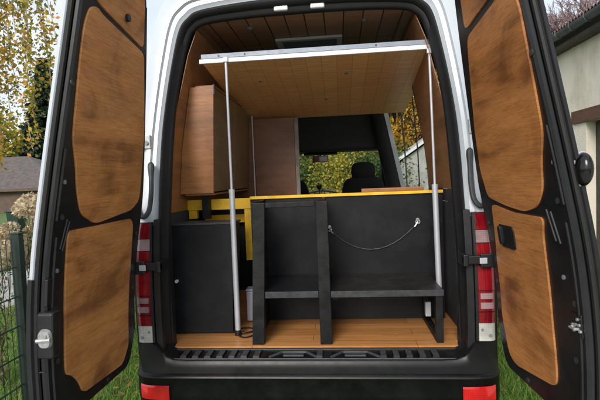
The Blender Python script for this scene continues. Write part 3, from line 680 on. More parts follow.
# steering wheel
bm = bmesh.new(); mt = Matrix.Translation((-.43, 3.30, 1.22)) @ Matrix.Rotation(R(62), 4, 'X')
tube(bm, [mt @ Vector((.2*math.cos(a), .2*math.sin(a), 0)) for a in [6.2832*k/28 for k in range(29)]], .016, 8)
for a in (0, math.pi, -math.pi/2): tube(bm, [mt @ Vector((0, 0, 0)), mt @ Vector((.2*math.cos(a), .2*math.sin(a), 0))], .018, 8)
ball(bm, mt @ Vector((0, 0, 0)), .07, .05, .07); obj('steering_wheel', bm, 'black_plastic', van, smooth=True)
def seat(x):
    st = bmesh.new(); box(st, x-.24, x+.24, 2.72, 3.2, 1.02, 1.16); box(st, x-.2, x+.2, 2.75, 3.15, .66, 1.02); so_ = obj('seat', st, 'seat_fabric', van, bevel=.04, seg=3)
    bm = bmesh.new(); rows = []
    for z, hw, y, th in ((1.14, .22, 2.80, .06), (1.25, .25, 2.79, .07), (1.42, .25, 2.76, .07), (1.50, .225, 2.75, .062), (1.545, .19, 2.745, .05), (1.565, .12, 2.742, .025)):
        rows.append([(x+hw*math.copysign(abs(math.cos(a))**.55, math.cos(a)), y+th*math.copysign(abs(math.sin(a))**.6, math.sin(a)), z) for a in [6.2832*k/24 for k in range(25)]])
    v = grid(bm, rows); bm.faces.new(v[-1][:24]); obj('backrest', bm, 'seat_fabric', so_, smooth=True, angle=70)
    bm = bmesh.new(); rows = []
    for z, hw, th in ((1.548, .10, .035), (1.56, .128, .05), (1.62, .140, .055), (1.68, .134, .052), (1.718, .112, .042), (1.735, .06, .02)):
        rows.append([(x+hw*math.copysign(abs(math.cos(a))**.6, math.cos(a)), 2.75+th*math.copysign(abs(math.sin(a))**.6, math.sin(a)), z) for a in [6.2832*k/24 for k in range(25)]])
    v = grid(bm, rows); bm.faces.new(v[-1][:24]); bm.faces.new(v[0][:24]); obj('headrest', bm, 'seat_fabric', so_, smooth=True, angle=70)
    bm = bmesh.new()
    for d in (-.05, .05): tube(bm, [(x+d, 2.75, 1.54), (x+d, 2.75, 1.62)], .007, 8)
    obj('headrest_post', bm, 'steel', so_, smooth=True)
seat(.455); seat(-.43)
# side window of the sliding door
bm = bmesh.new(); grid(bm, [[(.955, .92, 1.40), (.955, 2.75, 1.40)], [(.94, .92, 1.8), (.94, 2.75, 1.8)], [(.90, .92, 2.34), (.90, 2.75, 2.34)]]); obj('side_glass', bm, 'glass', van, smooth=True)
bm = bmesh.new(); tube(bm, [(.945, 1.95, 1.40), (.935, 1.95, 1.8), (.895, 1.95, 2.34)], .006, 6); obj('window_divider', bm, 'cab_dark', van)
bm = bmesh.new(); rr = []
for z in (1.38, 1.6, 1.8, 2.0, 2.2, 2.34): rr.append([(Lw(z)-.004, .925, z), (Lw(z)+.10, .93, z)])
grid(bm, rr); obj('jamb_trim', bm, 'cab_dark', van)
bxo('window_ledge', (.83, .95, .93, 2.75, 1.38, 1.40), 'white_trim', van)
# exterior mirrors
for sx in (-1, 1):
    bm = bmesh.new(); box(bm, sx*1.02-.08, sx*1.02+.08, 4.15, 4.26, 1.30, 1.62); mo = obj('wing_mirror', bm, 'black_plastic', van, bevel=.04, seg=3)
    bm = bmesh.new(); tube(bm, [(sx*.88, 4.2, 1.36), (sx*1.02, 4.2, 1.38)], .025, 8); obj('mirror_arm', bm, 'black_plastic', mo)
# wheels
for y in (.98, 4.3):
    for sx in (-1, 1):
        bm = bmesh.new(); tube(bm, [(sx*.95, y, .35), (sx*.94, y, .35), (sx*.74, y, .35), (sx*.73, y, .35)], [.31, .35, .35, .31], 32); wo = obj('wheel', bm, 'tyre', van, smooth=True)
        bm = bmesh.new(); disc(bm, (sx*.955, y, .35), (-sx, 0, 0), .20, .02, 24); obj('rim', bm, 'alu_dull', wo, smooth=True)
# underbody and front
bxo('chassis', (-.70, .70, .1, 4.9, .38, .60), 'rubber', van, .02)
bm = bmesh.new(); grid(bm, [[(-.88, 4.9, .35), (-.5, 5.2, .33), (.5, 5.2, .33), (.88, 4.9, .35)], [(-.9, 4.93, .62), (-.5, 5.24, .66), (.5, 5.24, .66), (.9, 4.93, .62)], [(-.88, 4.9, .80), (-.5, 5.15, .84), (.5, 5.15, .84), (.88, 4.9, .80)]]); obj('front_bumper', bm, 'bumper', van, smooth=True)
for sx in (-1, 1):
    bm = bmesh.new(); ball(bm, (sx*.70, 5.02, .87), .15, .09, .12); obj('headlight', bm, 'lens_white', van, smooth=True)

# --- rear bumper
bm = bmesh.new(); rows = []
st = [(.0, 0), (.45, 0), (.66, 0), (.735, .004), (.775, .018), (.80, .045), (.825, .075), (.86, .092), (.90, .097), (.935, .097), (.955, .097), (.962, .097)]
yb = [0, 0, 0, 0, 0, .0, .002, .006, .016, .035, .07, .5]
half = []
for (x, dz), dy in zip(st, yb):
    top = .640+dz; yy = lambda o: o+dy
    up_ = dz/.097
    half.append([(x, max(yy(.04), .02) if dy < .3 else dy, top-.03*0), (x, yy(-.108+.02*up_) if dy < .3 else dy, top), (x, yy(-.116+.012*up_), top-.006), (x, yy(-.123+.012*up_), .60+dz*.5), (x, yy(-.126), .572), (x, yy(-.142), .566), (x, yy(-.146), .555), (x, yy(-.138), .545), (x, yy(-.138), .46), (x, yy(-.128), .41), (x, yy(-.09), .37), (x, yy(.05), .36)])
rows = [[(-q[0], q[1], q[2]) for q in r] for r in half[::-1]]+half[1:]
grid(bm, rows); bumper = obj('rear_bumper', bm, 'bumper', van, smooth=True, angle=50)
# tread on the step
def corr(x0, x1):
    xs = [(x0, 0)]; x = x0
    while x < x1-.04:
        xs += [(x, 0), (x+.004, 1), (x+.034, 1), (x+.038, 0)]; x += .066
    xs.append((x1, 0)); bm = bmesh.new()
    rows = [[(a, y, (.6415+h*.012) if 0 < i < 3 else .6415) for a, h in xs] for i, y in enumerate((-.097, -.093, -.010, -.006))]
    grid(bm, rows); o = obj('step_tread', bm, ['tread', 'bumper'], bumper)
    for f in o.data.polygons: f.material_index = 0 if f.center.z > .648 else 1
    return o
corr(-.705, -.215); corr(.025, .105); corr(.355, .71)
for cx in (-.095, .23):
    bm = bmesh.new(); pts = []
    for (xa, ya) in ((-.125, -.094), (-.065, -.028), (.065, -.028), (.125, -.094)): pts.append((cx+xa, ya, .646))
    tube(bm, pts, .0075, 6); obj('step_pad', bm, 'tread', bumper)
    bm = bmesh.new(); box(bm, cx-.055, cx+.055, -.078, -.045, .640, .649); obj('step_block', bm, 'tread', bumper, bevel=.003)
bm = bmesh.new(); box(bm, -.735, .735, -.108, -.101, .634, .6455); obj('step_edge', bm, 'tread', bumper, bevel=.003)
for sx in (-1, 1):
    bm = bmesh.new(); rr = []
    for x, y in ((.752, -.142), (.80, -.142), (.86, -.137), (.90, -.126), (.918, -.112)):
        rr.append([(sx*x, y, .432+(.0 if x < .85 else .006)), (sx*x, y-.006, .44), (sx*x, y-.006, .505), (sx*x, y, .513)])
    grid(bm, rr); obj('reflector', bm, 'reflector', bumper, smooth=True)

# --- tail lights
def rearstrip(bm, sx, x0, x1, z0, z1, o0, o1, round_=.012, n=6, taper=0.0):
    """a block lying on the rear corner, its outer side wrapping forward"""
    rows = []; nz = 8
    for i in range(nz+1):
        z = z0+(z1-z0)*i/nz; r = []
        for k in range(n+1):
            s = k/n; x = x0+(x1-x0)*s; wrap = .03*max(0, (x-.90)/.05)**2
            r.append((sx*x, Pz(z)+o1+wrap, z))
        rows.append([(sx*x0, Pz(z)+o0, z)]+r+[(sx*x1, Pz(z)+o0+.05, z)])
    rows = [[(q[0], Pz(q[2])+o0+.02, q[2]) for q in rows[0]]]+rows+[[(q[0], Pz(q[2])+o0+.02, q[2]) for q in rows[-1]]]
    grid(bm, rows)
for sx in (-1, 1):
    bm = bmesh.new(); rearstrip(bm, sx, .838, .945, .725, 1.372, .003, -.010); tl = obj('tail_light', bm, 'black_plastic', van, smooth=True, angle=45)
    for (za, zb, mt_, nm, o) in ((1.288, 1.368, 'lens_red', 'red_lens', -.022), (1.222, 1.284, 'lens_clear', 'reversing_lens', -.018), (.985, 1.218, 'lens_red', 'red_lens', -.022), (.822, .875, 'lens_red_dark', 'red_lens', -.022), (.879, .981, 'lens_red_dark', 'red_lens', -.020), (.728, .818, 'lens_white', 'reflector_plate', -.016)):
        bm = bmesh.new(); rearstrip(bm, sx, .850, .930, za, zb, -.008, o); obj(nm, bm, mt_, tl, smooth=True, angle=45)
    for (za, zb) in ((.943, .972), (.893, .925)):
        bm = bmesh.new(); rearstrip(bm, sx, .858, .920, za, zb, -.018, -.026); obj('clear_window', bm, 'lens_clear', tl, smooth=True, angle=45)
    # plate details on the white block
    for q in ((.866, .785, .007), (.905, .755, .009)):
        bm = bmesh.new(); disc(bm, (sx*q[0], Pz(q[1])-.014, q[1]), (0, -1, 0), q[2], .004, 14); obj('lamp_screw', bm, 'alu_dull', tl)
    # dark moulding between lamp and opening, with its bright curved lip
    bm = bmesh.new(); rearstrip(bm, sx, .80, .834, .66, 1.385, .03, .0); obj('corner_trim', bm, 'black_plastic', van, smooth=True, angle=45)
    # hinges
    bm = bmesh.new(); zz = 1.815; xx = sx*.884
    box(bm, min(xx-.022, xx+.022), max(xx-.022, xx+.022), Pz(zz)-.012, Pz(zz)+.02, zz-.038, zz+.038); hg = obj('hinge', bm, 'silver', van, bevel=.004)
    bm = bmesh.new(); disc(bm, (xx, Pz(zz)-.012, zz-.006), (0, -1, 0), .012, .010, 12); tube(bm, [(xx+sx*.024, Pz(zz)-.02, zz-.04), (xx+sx*.024, Pz(zz)-.02, zz+.04)], .010, 10); obj('hinge_pin', bm, 'alu_dull', hg, smooth=True)
    bm = bmesh.new(); zz = 1.140
    a, b_ = sorted((sx*.775, sx*.93)); box(bm, a, b_, Pz(zz)-.050, Pz(zz)-.024, zz-.020, zz+.022)
    a, b_ = sorted((sx*.855, sx*.925)); box(bm, a, b_, Pz(zz)-.065, Pz(zz)-.045, zz-.034, zz+.034)
    a, b_ = sorted((sx*.775, sx*.80)); box(bm, a, b_, Pz(zz)-.055, Pz(zz)+.06, zz-.03, zz+.03)
    hg = obj('hinge', bm, 'black_plastic', van, bevel=.005)
    a, b_ = sorted((sx*.848, sx*.884)); bxo('hinge_label', (a, b_, Pz(zz)-.068, Pz(zz)-.064, zz-.014, zz+.016), 'alu', hg, .002)
    # rubber grip loop on the white pillar
    bm = bmesh.new(); cp = [(.855, 1.70), (.853, 1.66), (.850, 1.60), (.848, 1.52), (.856, 1.44), (.880, 1.405), (.905, 1.41), (.925, 1.46)]
    q = spline([(sx*x, Pz(z)-.010, z) for x, z in cp], 4); tube(bm, q, [(.008 if i == 0 else .0135+.005*math.exp(-((i-3)/2.5)**2)) for i in range(len(q))], 10); obj('rubber_strap', bm, 'grey_rubber', van, smooth=True)

# --- rear doors (solid panels in door space: s along the door, z height, o inwards)
DOORS = {-1: R(0.0), 1: R(4.0)}
def DP(side, s, z, o):
    th = DOORS[side]; d = Vector((side*math.sin(th), -math.cos(th), 0)); n = Vector((-side*math.cos(th), -math.sin(th), 0))
    q = Vector((side*.90, -.04, 0))+d*s+n*(Pz(z)+o); q.z = z; return q
def rpoly(pts, r=.03, n=5):
    out_ = []; N = len(pts)
    for i in range(N):
        p_ = Vector(pts[i]); a = Vector(pts[i-1]); b_ = Vector(pts[(i+1) % N])
        da = min(r, (a-p_).length*.45); db_ = min(r, (b_-p_).length*.45)
        A = p_+(a-p_).normalized()*da; B = p_+(b_-p_).normalized()*db_
        for k in range(n+1):
            s = k/n; out_.append(A*(1-s)**2+p_*2*s*(1-s)+B*s*s)
    return out_
def span(poly, z):
    xs = []
    for i in range(len(poly)):
        a, b_ = poly[i-1], poly[i]
        if (a.y <= z) != (b_.y <= z): xs.append(a.x+(b_.x-a.x)*(z-a.y)/(b_.y-a.y))
    return (min(xs), max(xs)) if len(xs) >= 2 else None
def slab(bm, side, poly, o0, o1, bev=.003, dz=.02, mid=4):
    z0 = min(q.y for q in poly); z1 = max(q.y for q in poly)
    zs = set(); z = z0+.0008
    while z < z1: zs.add(round(z, 5)); z += dz
    for q in poly:
        if z0+.0008 < q.y < z1-.0008: zs.add(round(q.y, 5))
    for e in (.0008, .003, .007, .012): zs.add(round(z0+e, 5)); zs.add(round(z1-e, 5))
    zs = sorted(zs); rows = []
    keep = []
    for z in zs:
        if keep and z-keep[-1] < .0015: continue
        keep.append(z)
    for z in keep:
        sp = span(poly, z)
        if not sp: continue
        a, b_ = sp
        if b_-a < .002: continue
        bv = min(bev, (b_-a)*.3); r = [DP(side, a, z, o0), DP(side, a, z, o1-bv)]
        for k in range(mid+1): r.append(DP(side, a+bv+(b_-a-2*bv)*k/mid, z, o1))
        r += [DP(side, b_, z, o1-bv), DP(side, b_, z, o0)]
        rows.append(r)
    v = grid(bm, rows)
    for A, B in zip(v, v[1:]): bm.faces.new((A[0], B[0], B[-1], A[-1]))
    bm.faces.new(v[0]); bm.faces.new(v[-1])
OUT = [(.80, .665), (.80, 2.60), (.55, 2.585), (.42, 2.53), (.335, 2.41), (.255, 2.16), (.165, 1.85), (.075, 1.50), (.085, 1.2), (.115, .80), (.19, .665)]
LM = [(0.766, 2.175), (0.750, 2.222), (0.711, 2.238), (.665, 2.222), (0.307, 2.178), (0.191, 1.846), (0.157, 1.677), (0.138, 1.501), (0.211, 1.456), (0.522, 1.421), (0.633, 1.472), (0.679, 1.568), (0.705, 1.663), (0.742, 1.748), (0.748, 1.79), (0.766, 2.011), (0.77, 2.13)]
LT = [(0.76, 2.50), (0.755, 2.275), (0.681, 2.249), (0.318, 2.196), (0.365, 2.389), (.44, 2.48), (.55, 2.52)]
LB = [(0.705, 1.418), (0.471, 1.387), (0.36, 1.399), (0.211, 1.418), (0.170, 1.382), (0.162, 1.198), (0.2, 0.778), (0.266, 0.705), (0.598, 0.725), (0.619, 0.784), (0.661, 0.832), (0.7, 0.85), (0.693, 1.025), (0.698, 1.302)]
RT = [(0.76, 2.50), (.76, 2.215), (0.62, 2.197), (0.352, 2.165), (0.385, 2.30), (.45, 2.46), (.55, 2.52)]
RM = [(0.358, 2.135), (0.631, 2.168), (.70, 2.185), (.765, 2.175), (0.785, 2.102), (0.775, 1.979), (0.762, 1.81), (0.752, 1.706), (0.737, 1.671), (0.703, 1.602), (0.673, 1.504), (0.61, 1.44), (0.51, 1.414), (0.363, 1.427), (0.184, 1.458), (0.165, 1.588), (0.205, 1.76), (0.311, 2.033)]
RB = [(0.205, 1.428), (0.393, 1.405), (0.53, 1.398), (0.638, 1.405), (0.612, 1.337), (0.604, 1.243), (0.602, 1.005), (0.624, 0.803), (0.61, 0.766), (0.307, 0.716), (0.241, 0.738), (0.174, 0.893), (0.162, 1.158)]
def shrink(poly, a):   # pull the outline in by a
    cx = .46; cz = 1.6
    return [(s+(a if s < cx else -a), z+(a if z < cz else -a)) for s, z in poly]
for side in (-1, 1):
    bm = bmesh.new(); slab(bm, side, rpoly(shrink(OUT, .014), .05), .018, .050, .006)
    slab(bm, side, rpoly(shrink(OUT, .004), .05), .046, .066, .008)
    d = obj('rear_door', bm, 'black_paint', van, smooth=True, angle=40)
    d['label'] = 'left rear door with two large stained plywood panels' if side < 0 else 'right rear door with plywood panels and a black pull handle'
    bm = bmesh.new(); slab(bm, side, rpoly(OUT, .06), .0, .0165, .005); obj('outer_panel', bm, 'white' if side < 0 else 'black_paint', d, smooth=True, angle=40)
    # weather strip down the free edge and stamped beads
    bm = bmesh.new(); tube(bm, [DP(side, .798, .70+.03*k, .030) for k in range(63)], .0105, 8); obj('weather_strip', bm, 'rubber', d, smooth=True)
    if side < 0:
        bm = bmesh.new(); tube(bm, [DP(side, .806, .68+.03*k, .012) for k in range(20)], .012, 8); obj('edge_guard', bm, 'black_plastic', d, smooth=True)
    bm = bmesh.new()
    for (z0, z1) in ((.72, 1.40), (1.46, 1.72)): tube(bm, [DP(side, .765 if z1 < 1.5 else .775, z0+(z1-z0)*k/20, .066) for k in range(21)], .007, 6)
    obj('stamped_bead', bm, 'black_paint', d, smooth=True)
    for pl, nm in ((LM if side < 0 else RM, 'upper_wood_panel'), (LT if side < 0 else RT, 'top_wood_panel'), (LB if side < 0 else RB, 'lower_wood_panel')):
        bm = bmesh.new(); slab(bm, side, rpoly(pl, .035), .0655, .0725, .002, .02, 8)
        po = obj(nm, bm, 'door_wood' if side < 0 else 'door_wood_r', d, smooth=True, angle=40)
    # hinge-side rubber gaiter
    bm = bmesh.new(); hp = [(.11, .82), (.085, 1.2), (.078, 1.45), (.105, 1.62), (.165, 1.85), (.25, 2.14), (.325, 2.38)]
    tube(bm, [DP(side, q.x, q.z, .05) for q in spline([(s, 0, z) for s, z in hp], 5)], .012, 8); obj('hinge_side_seal', bm, 'rubber', d, smooth=True)
    # bolts
    for (s, z) in (((.755, 1.60), (.745, 1.27)) if side < 0 else ((.77, 1.60), (.70, 1.20), (.735, 2.0))):
        bm = bmesh.new(); disc(bm, DP(side, s, z, .064), DP(side, s, z, 1)-DP(side, s, z, 0), .0085, .006, 10); obj('bolt', bm, 'alu_dull', d, smooth=True)
    for (s_, z_) in ((.745, 1.47), (.748, 1.12), (.735, .92), (.12, 1.33), (.13, 1.05), (.16, .78), (.785, 1.95), (.40, .69)):
        bm = bmesh.new(); disc(bm, DP(side, s_, z_, .0655), DP(side, s_, z_, 1)-DP(side, s_, z_, 0), .011, .0035, 14); obj('rubber_plug', bm, 'black_edge', d, smooth=True)
    # slots
    bm = bmesh.new()
    for (s, z, ds) in ((.725, 1.40, 0), (.71, 1.39, 0)) if side < 0 else ((.70, 1.37, 0), (.675, 1.375, 0)):
        a = DP(side, s-.014, z+.06, .067); b_ = DP(side, s+.012, z-.05, .067); tube(bm, [a, b_], .0035, 6)
    obj('drain_slot', bm, 'grey_rubber', d, smooth=True)
# left door: rotary latch in its pocket, slot and seam
dl = [o for o in van.children if o.name.startswith('rear_door')]
DLft, DRgt = dl[0], dl[1]
def edgebox(bm, side, s0, s1, z0, z1, o0, o1):
    v = [bm.verts.new(DP(side, s, z, o)) for o in (o0, o1) for z in (z0, z1) for s in (s0, s1)]
    for q in ((0, 1, 3, 2), (4, 6, 7, 5), (0, 4, 5, 1), (2, 3, 7, 6), (0, 2, 6, 4), (1, 5, 7, 3)): bm.faces.new([v[i] for i in q])
bm = bmesh.new(); edgebox(bm, -1, .755, .806, .955, 1.13, .03, .098); lt = obj('latch_housing', bm, 'black_paint', DLft, bevel=.012, seg=3)
bm = bmesh.new(); c = DP(-1, .808, 1.035, .074); ex = Vector((1, 0, 0))
rows = []
for k in range(2):
    rows.append([c+Vector((.026*math.copysign(abs(math.cos(a))**.7, math.cos(a))*(1-.15*k), -.012*k, .036*math.copysign(abs(math.sin(a))**.7, math.sin(a))*(1-.15*k))) for a in [6.2832*j/24 for j in range(25)]])
v = grid(bm, rows); bm.faces.new(v[1][:24]); lo = obj('latch', bm, 'silver', lt, smooth=True, angle=40)
bm = bmesh.new(); tube(bm, [c+Vector((-.026, -.013, -.004)), c+Vector((.028, -.013, .0))], .008, 8); disc(bm, c+Vector((.004, -.012, .012)), (0, -1, 0), .009, .004, 12); obj('latch_claw', bm, 'silver', lo, smooth=True)
bm = bmesh.new(); edgebox(bm, -1, .775, .803, 1.15, 1.25, .060, .074); obj('edge_slot', bm, 'rubber', DLft, bevel=.003)
bm = bmesh.new(); edgebox(bm, -1, .79, .802, .905, .908, .018, .060); obj('edge_seam', bm, 'grey_rubber', DLft)
# right door: striker, pull handle, outer handle seen edge-on
bm = bmesh.new(); edgebox(bm, 1, .725, .78, 1.01, 1.09, .064, .070); sk = obj('striker_plate', bm, 'black_paint', DRgt, bevel=.003)
nrm = DP(1, .7, 1, 1)-DP(1, .7, 1, 0)
for (ds, dz) in ((.0, .0), (.018, .004), (-.018, -.004), (.012, .022), (-.012, -.022), (.022, -.016)):
    bm = bmesh.new(); disc(bm, DP(1, .752+ds, 1.05+dz, .070), nrm, .0055, .006, 8); obj('bolt', bm, 'silver', sk, smooth=True)
bm = bmesh.new(); tube(bm, [DP(1, .74, 1.04, .070), DP(1, .74, 1.04, .086), DP(1, .765, 1.04, .086), DP(1, .765, 1.04, .070)], .005, 6); obj('striker_loop', bm, 'silver', sk, smooth=True)
def hb(s0, s1, z0, z1): return rpoly([(s0, z0), (s1, z0), (s1, z1), (s0, z1)], .025)
bm = bmesh.new(); slab(bm, 1, hb(.247, .386, 1.239, 1.342), .0728, .0775, .002); ph = obj('pull_handle', bm, 'black_plastic', DRgt, smooth=True)
bm = bmesh.new(); slab(bm, 1, hb(.275, .372, 1.262, 1.330), .0778, .0784, .0003); obj('handle_recess', bm, 'rubber', ph)
bm = bmesh.new(); slab(bm, 1, hb(.26, .292, 1.25, 1.334), .0786, .091, .004); obj('handle_grip', bm, 'black_paint', ph, smooth=True)
th = DOORS[1]; zc = 1.572; c = DP(1, .80, zc, -.004)
bm = bmesh.new(); ball(bm, c, .027, .036, .054, 20, 14); oh = obj('outer_handle', bm, 'black_gloss', DRgt, smooth=True)
bm = bmesh.new(); tube(bm, [c+Vector((.0275*math.cos(a), .004, .0545*math.sin(a))) for a in [6.2832*k/30 for k in range(31)]], .0035, 6); obj('handle_rim', bm, 'alu', oh, smooth=True)
bm = bmesh.new(); tube(bm, [c, DP(1, .77, zc, .0)], .028, 12); obj('handle_base', bm, 'black_plastic', oh, smooth=True)
# knob on the left top panel
bm = bmesh.new(); q = DP(-1, .50, 2.27, .0725); disc(bm, q, (1, 0, 0), .016, .012, 14); obj('panel_knob', bm, 'black_plastic', DLft, smooth=True)

# ------------------------------------------------------------------ FURNITURE (each a thing of its own)
# black shelf unit with the yellow-edged worktop
t_ = thing('shelf_unit', 'black painted open shelf unit with a yellow top edge and tall left compartment', 'shelf', (0, .25, .66))
bm = bmesh.new(); v = box(bm, -.335, -.268, .035, .085, .662, 1.452)
for q in v[4:]: q.co.x += .036
obj('post', bm, 'black_wood', t_, bevel=.003)
bxo('post', (.045, .110, .035, .085, .662, 1.452), 'black_wood', t_, .003)
bxo('top_rail', (-.231, .043, .04, .08, 1.424, 1.452), 'black_wood', t_, .003)
bxo('side_panel', (-.320, -.302, .087, .460, .662, 1.452), 'black_board', t_); bxo('divider', (.068, .086, .087, .440, .662, 1.452), 'black_board', t_)
sh = bxo('shelf', (-.30, .066, .05, .44, .925, .955), 'black_board', t_); bxo('shelf_edge', (-.252, .043, .040, .0495, .922, .957), 'black_edge', sh, .001)
bxo('back_panel', (-.40, .815, .462, .478, .662, 1.4545), 'black_board', t_)
bxo('yellow_edge', (-.40, .815, .448, .480, 1.455, 1.473), 'yellow', t_, .001)
# batten on the yellow top edge
bm = bmesh.new(); box(bm, .315, .70, .450, .478, 1.4735, 1.497); tag(obj('wood_plank', bm, 'in_wood', bevel=.003), 'short brown wooden batten lying on the yellow top edge of the black board', 'plank')
# bench
t_ = thing('low_bench', 'low dark bench with a wide top in front of the black back board', 'bench', (.4, .25, .66))
bxo('seat_board', (.112, .712, .045, .458, .926, .954), 'bench_top', t_, .002)
bxo('front_edge', (.112, .712, .036, .0445, .922, .956), 'black_edge', t_, .001)
bxo('leg', (.672, .710, .05, .09, .662, .924), 'black_wood', t_, .003); bxo('leg', (.672, .710, .41, .45, .662, .924), 'black_wood', t_, .003)
bxo('floor_rail', (.672, .708, .092, .408, .662, .692), 'black_wood', t_, .003); bxo('side_rail', (.672, .708, .092, .408, .892, .924), 'black_wood', t_, .003)
bxo('wall_batten', (.112, .15, .092, .408, .892, .924), 'black_wood', t_, .003)
# cord with two eyelets
t_ = thing('cord', 'dark cord sagging between two metal eyelets on the black back board', 'cord', (.36, .45, 1.1))
pts = []
for k in range(41):
    s = k/40; x = .108+(.655-.108)*s; z = 1.242+(1.272-1.242)*s-.145*(1-(2*s-1)**2)
    pts.append((x, .452+.004*math.sin(k*1.9), z))
bm = bmesh.new(); tube(bm, pts, .0035, 6); obj('rope', bm, 'cord', t_, smooth=True)
for x, z in ((.106, 1.248), (.658, 1.278)):
    bm = bmesh.new(); tube(bm, [(x+.013*math.cos(a), .452, z+.013*math.sin(a)) for a in [6.2832*k/14 for k in range(15)]], .004, 6); disc(bm, (x, .4615, z+.013), (0, -1, 0), .011, .006, 10)
    tube(bm, [(x, .45, z), (x+(.02 if x < .3 else -.02), .45, z-.03)], .006, 6)
    obj('eyelet', bm, 'steel', t_, smooth=True)
# black cabinet at the left
t_ = thing('storage_cabinet', 'black board cabinet with a small white knob standing at the left', 'cabinet', (-.65, .4, .66))
def lean(o, k=.042, z0=.66):
    for v in o.data.vertices: v.co.x += (v.co.z-z0)*k
    return o
lean(bxo('door', (-.868, -.487, .205, .222, .672, 1.322), 'black_board', t_, .002))
bm = bmesh.new(); disc(bm, (-.815, .204, .99), (0, -1, 0), .010, .014, 14); obj('knob', bm, 'white_trim', t_, smooth=True)
lean(bxo('carcass', (-.868, -.480, .224, .36, .662, 1.322), 'black_wood', t_)); bxo('top_board', (-.84, -.446, .200, .37, 1.324, 1.336), 'black_edge', t_)
# yellow frame behind it
t_ = thing('timber_rack', 'yellow timber rack with a black post behind the black cabinet', 'rack', (-.6, .55, .66))
bxo('top_rail', (-.84, -.345, .50, .53, 1.392, 1.462), 'yellow', t_); bxo('post', (-.825, -.770, .495, .535, 1.337, 1.391), 'yellow', t_)
bxo('lower_rail', (-.765, -.45, .64, .67, 1.29, 1.345), 'yellow', t_); bxo('post', (-.452, -.402, .505, .535, 1.05, 1.391), 'yellow', t_)
bxo('black_post', (-.715, -.668, .44, .49, 1.337, 1.505), 'black_wood', t_); bxo('black_board', (-.84, -.35, .70, .72, .80, 1.44), 'black_board', t_)
# wooden wall cabinet, upper left
t_ = thing('wall_cabinet', 'brown stained wooden wall cabinet with olive brown side doors at the upper left', 'cabinet', (-.7, 1.2, 1.5))
bm = bmesh.new(); pl = [(-.610, 1.507), (-.577, 2.17), (-.727, 2.17), (-.742, 2.10), (-.797, 1.80), (-.826, 1.507)]
A_ = [bm.verts.new((x, .36, z)) for x, z in pl]; B_ = [bm.verts.new((x, .378, z)) for x, z in pl]; bm.faces.new(A_); bm.faces.new(B_[::-1])
for k in range(6): bm.faces.new((A_[k], A_[(k+1) % 6], B_[(k+1) % 6], B_[k]))
obj('end_panel', bm, 'in_wood', t_, bevel=.001)
for (y0, y1) in ((.383, .90), (.905, 1.43)): lean(bxo('door', (-.627, -.612, y0, y1, 1.515, 2.165), 'olive_wood', t_, .002), .05, 1.507)
bxo('bottom_board', (-.80, -.612, .38, 1.43, 1.494, 1.506), 'in_wood', t_); bxo('top_board', (-.70, -.58, .38, 1.30, 2.171, 2.182), 'in_wood', t_)
bm = bmesh.new(); box(bm, -.578, -.570, .352, .366, 2.12, 2.18); obj('corner_bracket', bm, 'black_edge', t_)
# partition at the cab
t_ = thing('partition_panel', 'reddish brown wooden partition with a pale edge post behind the cab', 'panel', (-.4, 1.45, .66))
bxo('panel', (-.80, -.193, 1.44, 1.458, .662, 2.105), 'partition_wood', t_); bxo('edge_post', (-.191, -.158, 1.425, 1.465, .662, 2.10), 'edge_grey', t_, .002)
# curtain rod / thin hanging rod
bm = bmesh.new(); tube(bm, [(-.548, 1.395, 1.44), (-.548, 1.395, 2.125)], .005, 8); tag(obj('thin_rod', bm, 'white_trim', smooth=True), 'thin pale rod standing upright in front of the reddish brown partition', 'rod')
# lift bed platform (leans back a little)
t_ = thing('bed_platform', 'raised bed platform of brown boards with a white and aluminium front edge', 'bed', (.05, .9, 2.2))
def plat(name, x0, x1, s0, s1, h0, h1, mat, bev=.002, prt=None):
    bm = bmesh.new(); v = box(bm, x0, x1, s0, s1, h0, h1)
    return obj(name, bm, mat, prt or t_, bevel=bev)
ang = math.atan2(-.185, 1.27)
def settle(o): o.location = (0, .30, 2.300); o.rotation_euler = (ang, 0, R(0.0))
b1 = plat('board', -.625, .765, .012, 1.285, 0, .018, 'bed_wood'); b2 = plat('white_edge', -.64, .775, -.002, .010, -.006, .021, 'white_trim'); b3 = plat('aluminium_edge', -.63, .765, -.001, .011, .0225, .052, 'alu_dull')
b4 = plat('mattress', -.60, .73, .03, 1.27, .0195, .050, 'cab_dark', .012)
for o in (b1, b2, b3, b4): settle(o)
for x in (-.52, -.36, .42):
    bm = bmesh.new(); disc(bm, (x, -.001, .037), (0, -1, 0), .006, .002, 10); o = obj('screw', bm, 'black_plastic', t_); settle(o)
for (x, y) in ((-.33, .35), (.25, .30), (.1, .8)):
    bm = bmesh.new(); disc(bm, (x, y, -.0005), (0, 0, -1), .013, .006, 12); o = obj('underside_knob', bm, 'alu_dull', t_, smooth=True); settle(o)
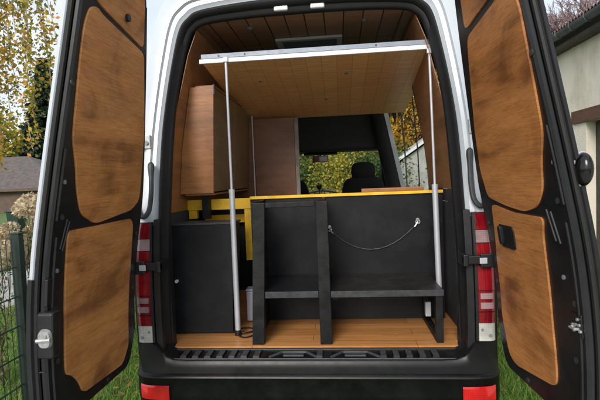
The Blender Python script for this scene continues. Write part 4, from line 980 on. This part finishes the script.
# telescopic poles
def pole(label, x0, z0, zm, x1, zt, y=.285):
    t_ = thing('support_pole', label, 'pole', (x0, y, z0), 'telescopic poles holding up the bed')
    xm = x0+(x1-x0)*(zm-z0)/(zt-z0)
    bm = bmesh.new(); tube(bm, [(x0, y, z0), (xm, y, zm)], .0165, 16); obj('lower_tube', bm, 'alu', t_, smooth=True)
    bm = bmesh.new(); tube(bm, [(xm, y, zm), (x1, y, zt)], .0075, 12); obj('upper_tube', bm, 'alu', t_, smooth=True)
    bm = bmesh.new(); tube(bm, [(xm, y, zm-.02), (xm, y, zm+.008)], .0175, 16); obj('clamp_ring', bm, 'alu', t_, smooth=True)
    bm = bmesh.new(); tube(bm, [(x0, y, z0-.001), (x0, y, z0+.03)], [.021, .0185], 16); obj('foot', bm, 'rubber', t_, smooth=True)
    bm = bmesh.new(); box(bm, x1-.014, x1+.014, y-.012, y+.012, zt-.03, zt-.002); obj('top_clamp', bm, 'alu', t_, bevel=.003)
    return t_
pole('telescopic metal pole standing beside the black cabinet', -.452, .664, 1.522, -.448, 2.293, .19)
pole('telescopic metal pole rising behind the low bench', .745, .72, 1.505, .718, 2.293, .285)
# pole foot and wall bracket
bm = bmesh.new(); box(bm, .658, .690, .27, .30, .735, .82); tag(obj('pole_bracket', bm, 'alu', bevel=.003), 'small pale metal bracket beside the pole foot under the bench', 'bracket')
# grey box and cable
t_ = thing('plastic_box', 'pale grey plastic box standing behind the left pole', 'box', (-.40, .46, .66))
bxo('body', (-.446, -.355, .42, .50, .668, .862), 'box_grey', t_, .006); bxo('lid', (-.449, -.352, .417, .503, .864, .876), 'box_grey', t_, .003)
bm = bmesh.new(); q = spline([(-.46, .20, .672), (-.43, .15, .668), (-.39, .14, .667), (-.35, .19, .667), (-.38, .28, .667), (-.44, .30, .667), (-.47, .24, .668), (-.42, .19, .674), (-.36, .25, .668), (-.38, .35, .667)], 6)
tube(bm, q, .0045, 6); tag(obj('power_cable', bm, 'rubber', smooth=True), 'loop of black cable lying on the wooden floor by the left pole', 'cable')

# ------------------------------------------------------------------ move each thing's Empty to its base without moving its parts
bpy.context.view_layer.update()
for o in list(C.objects):
    if o.type == 'EMPTY' and o.name in BASE:
        o.location = BASE[o.name]
        for ch in o.children: ch.matrix_parent_inverse = Matrix.Translation(-BASE[o.name])
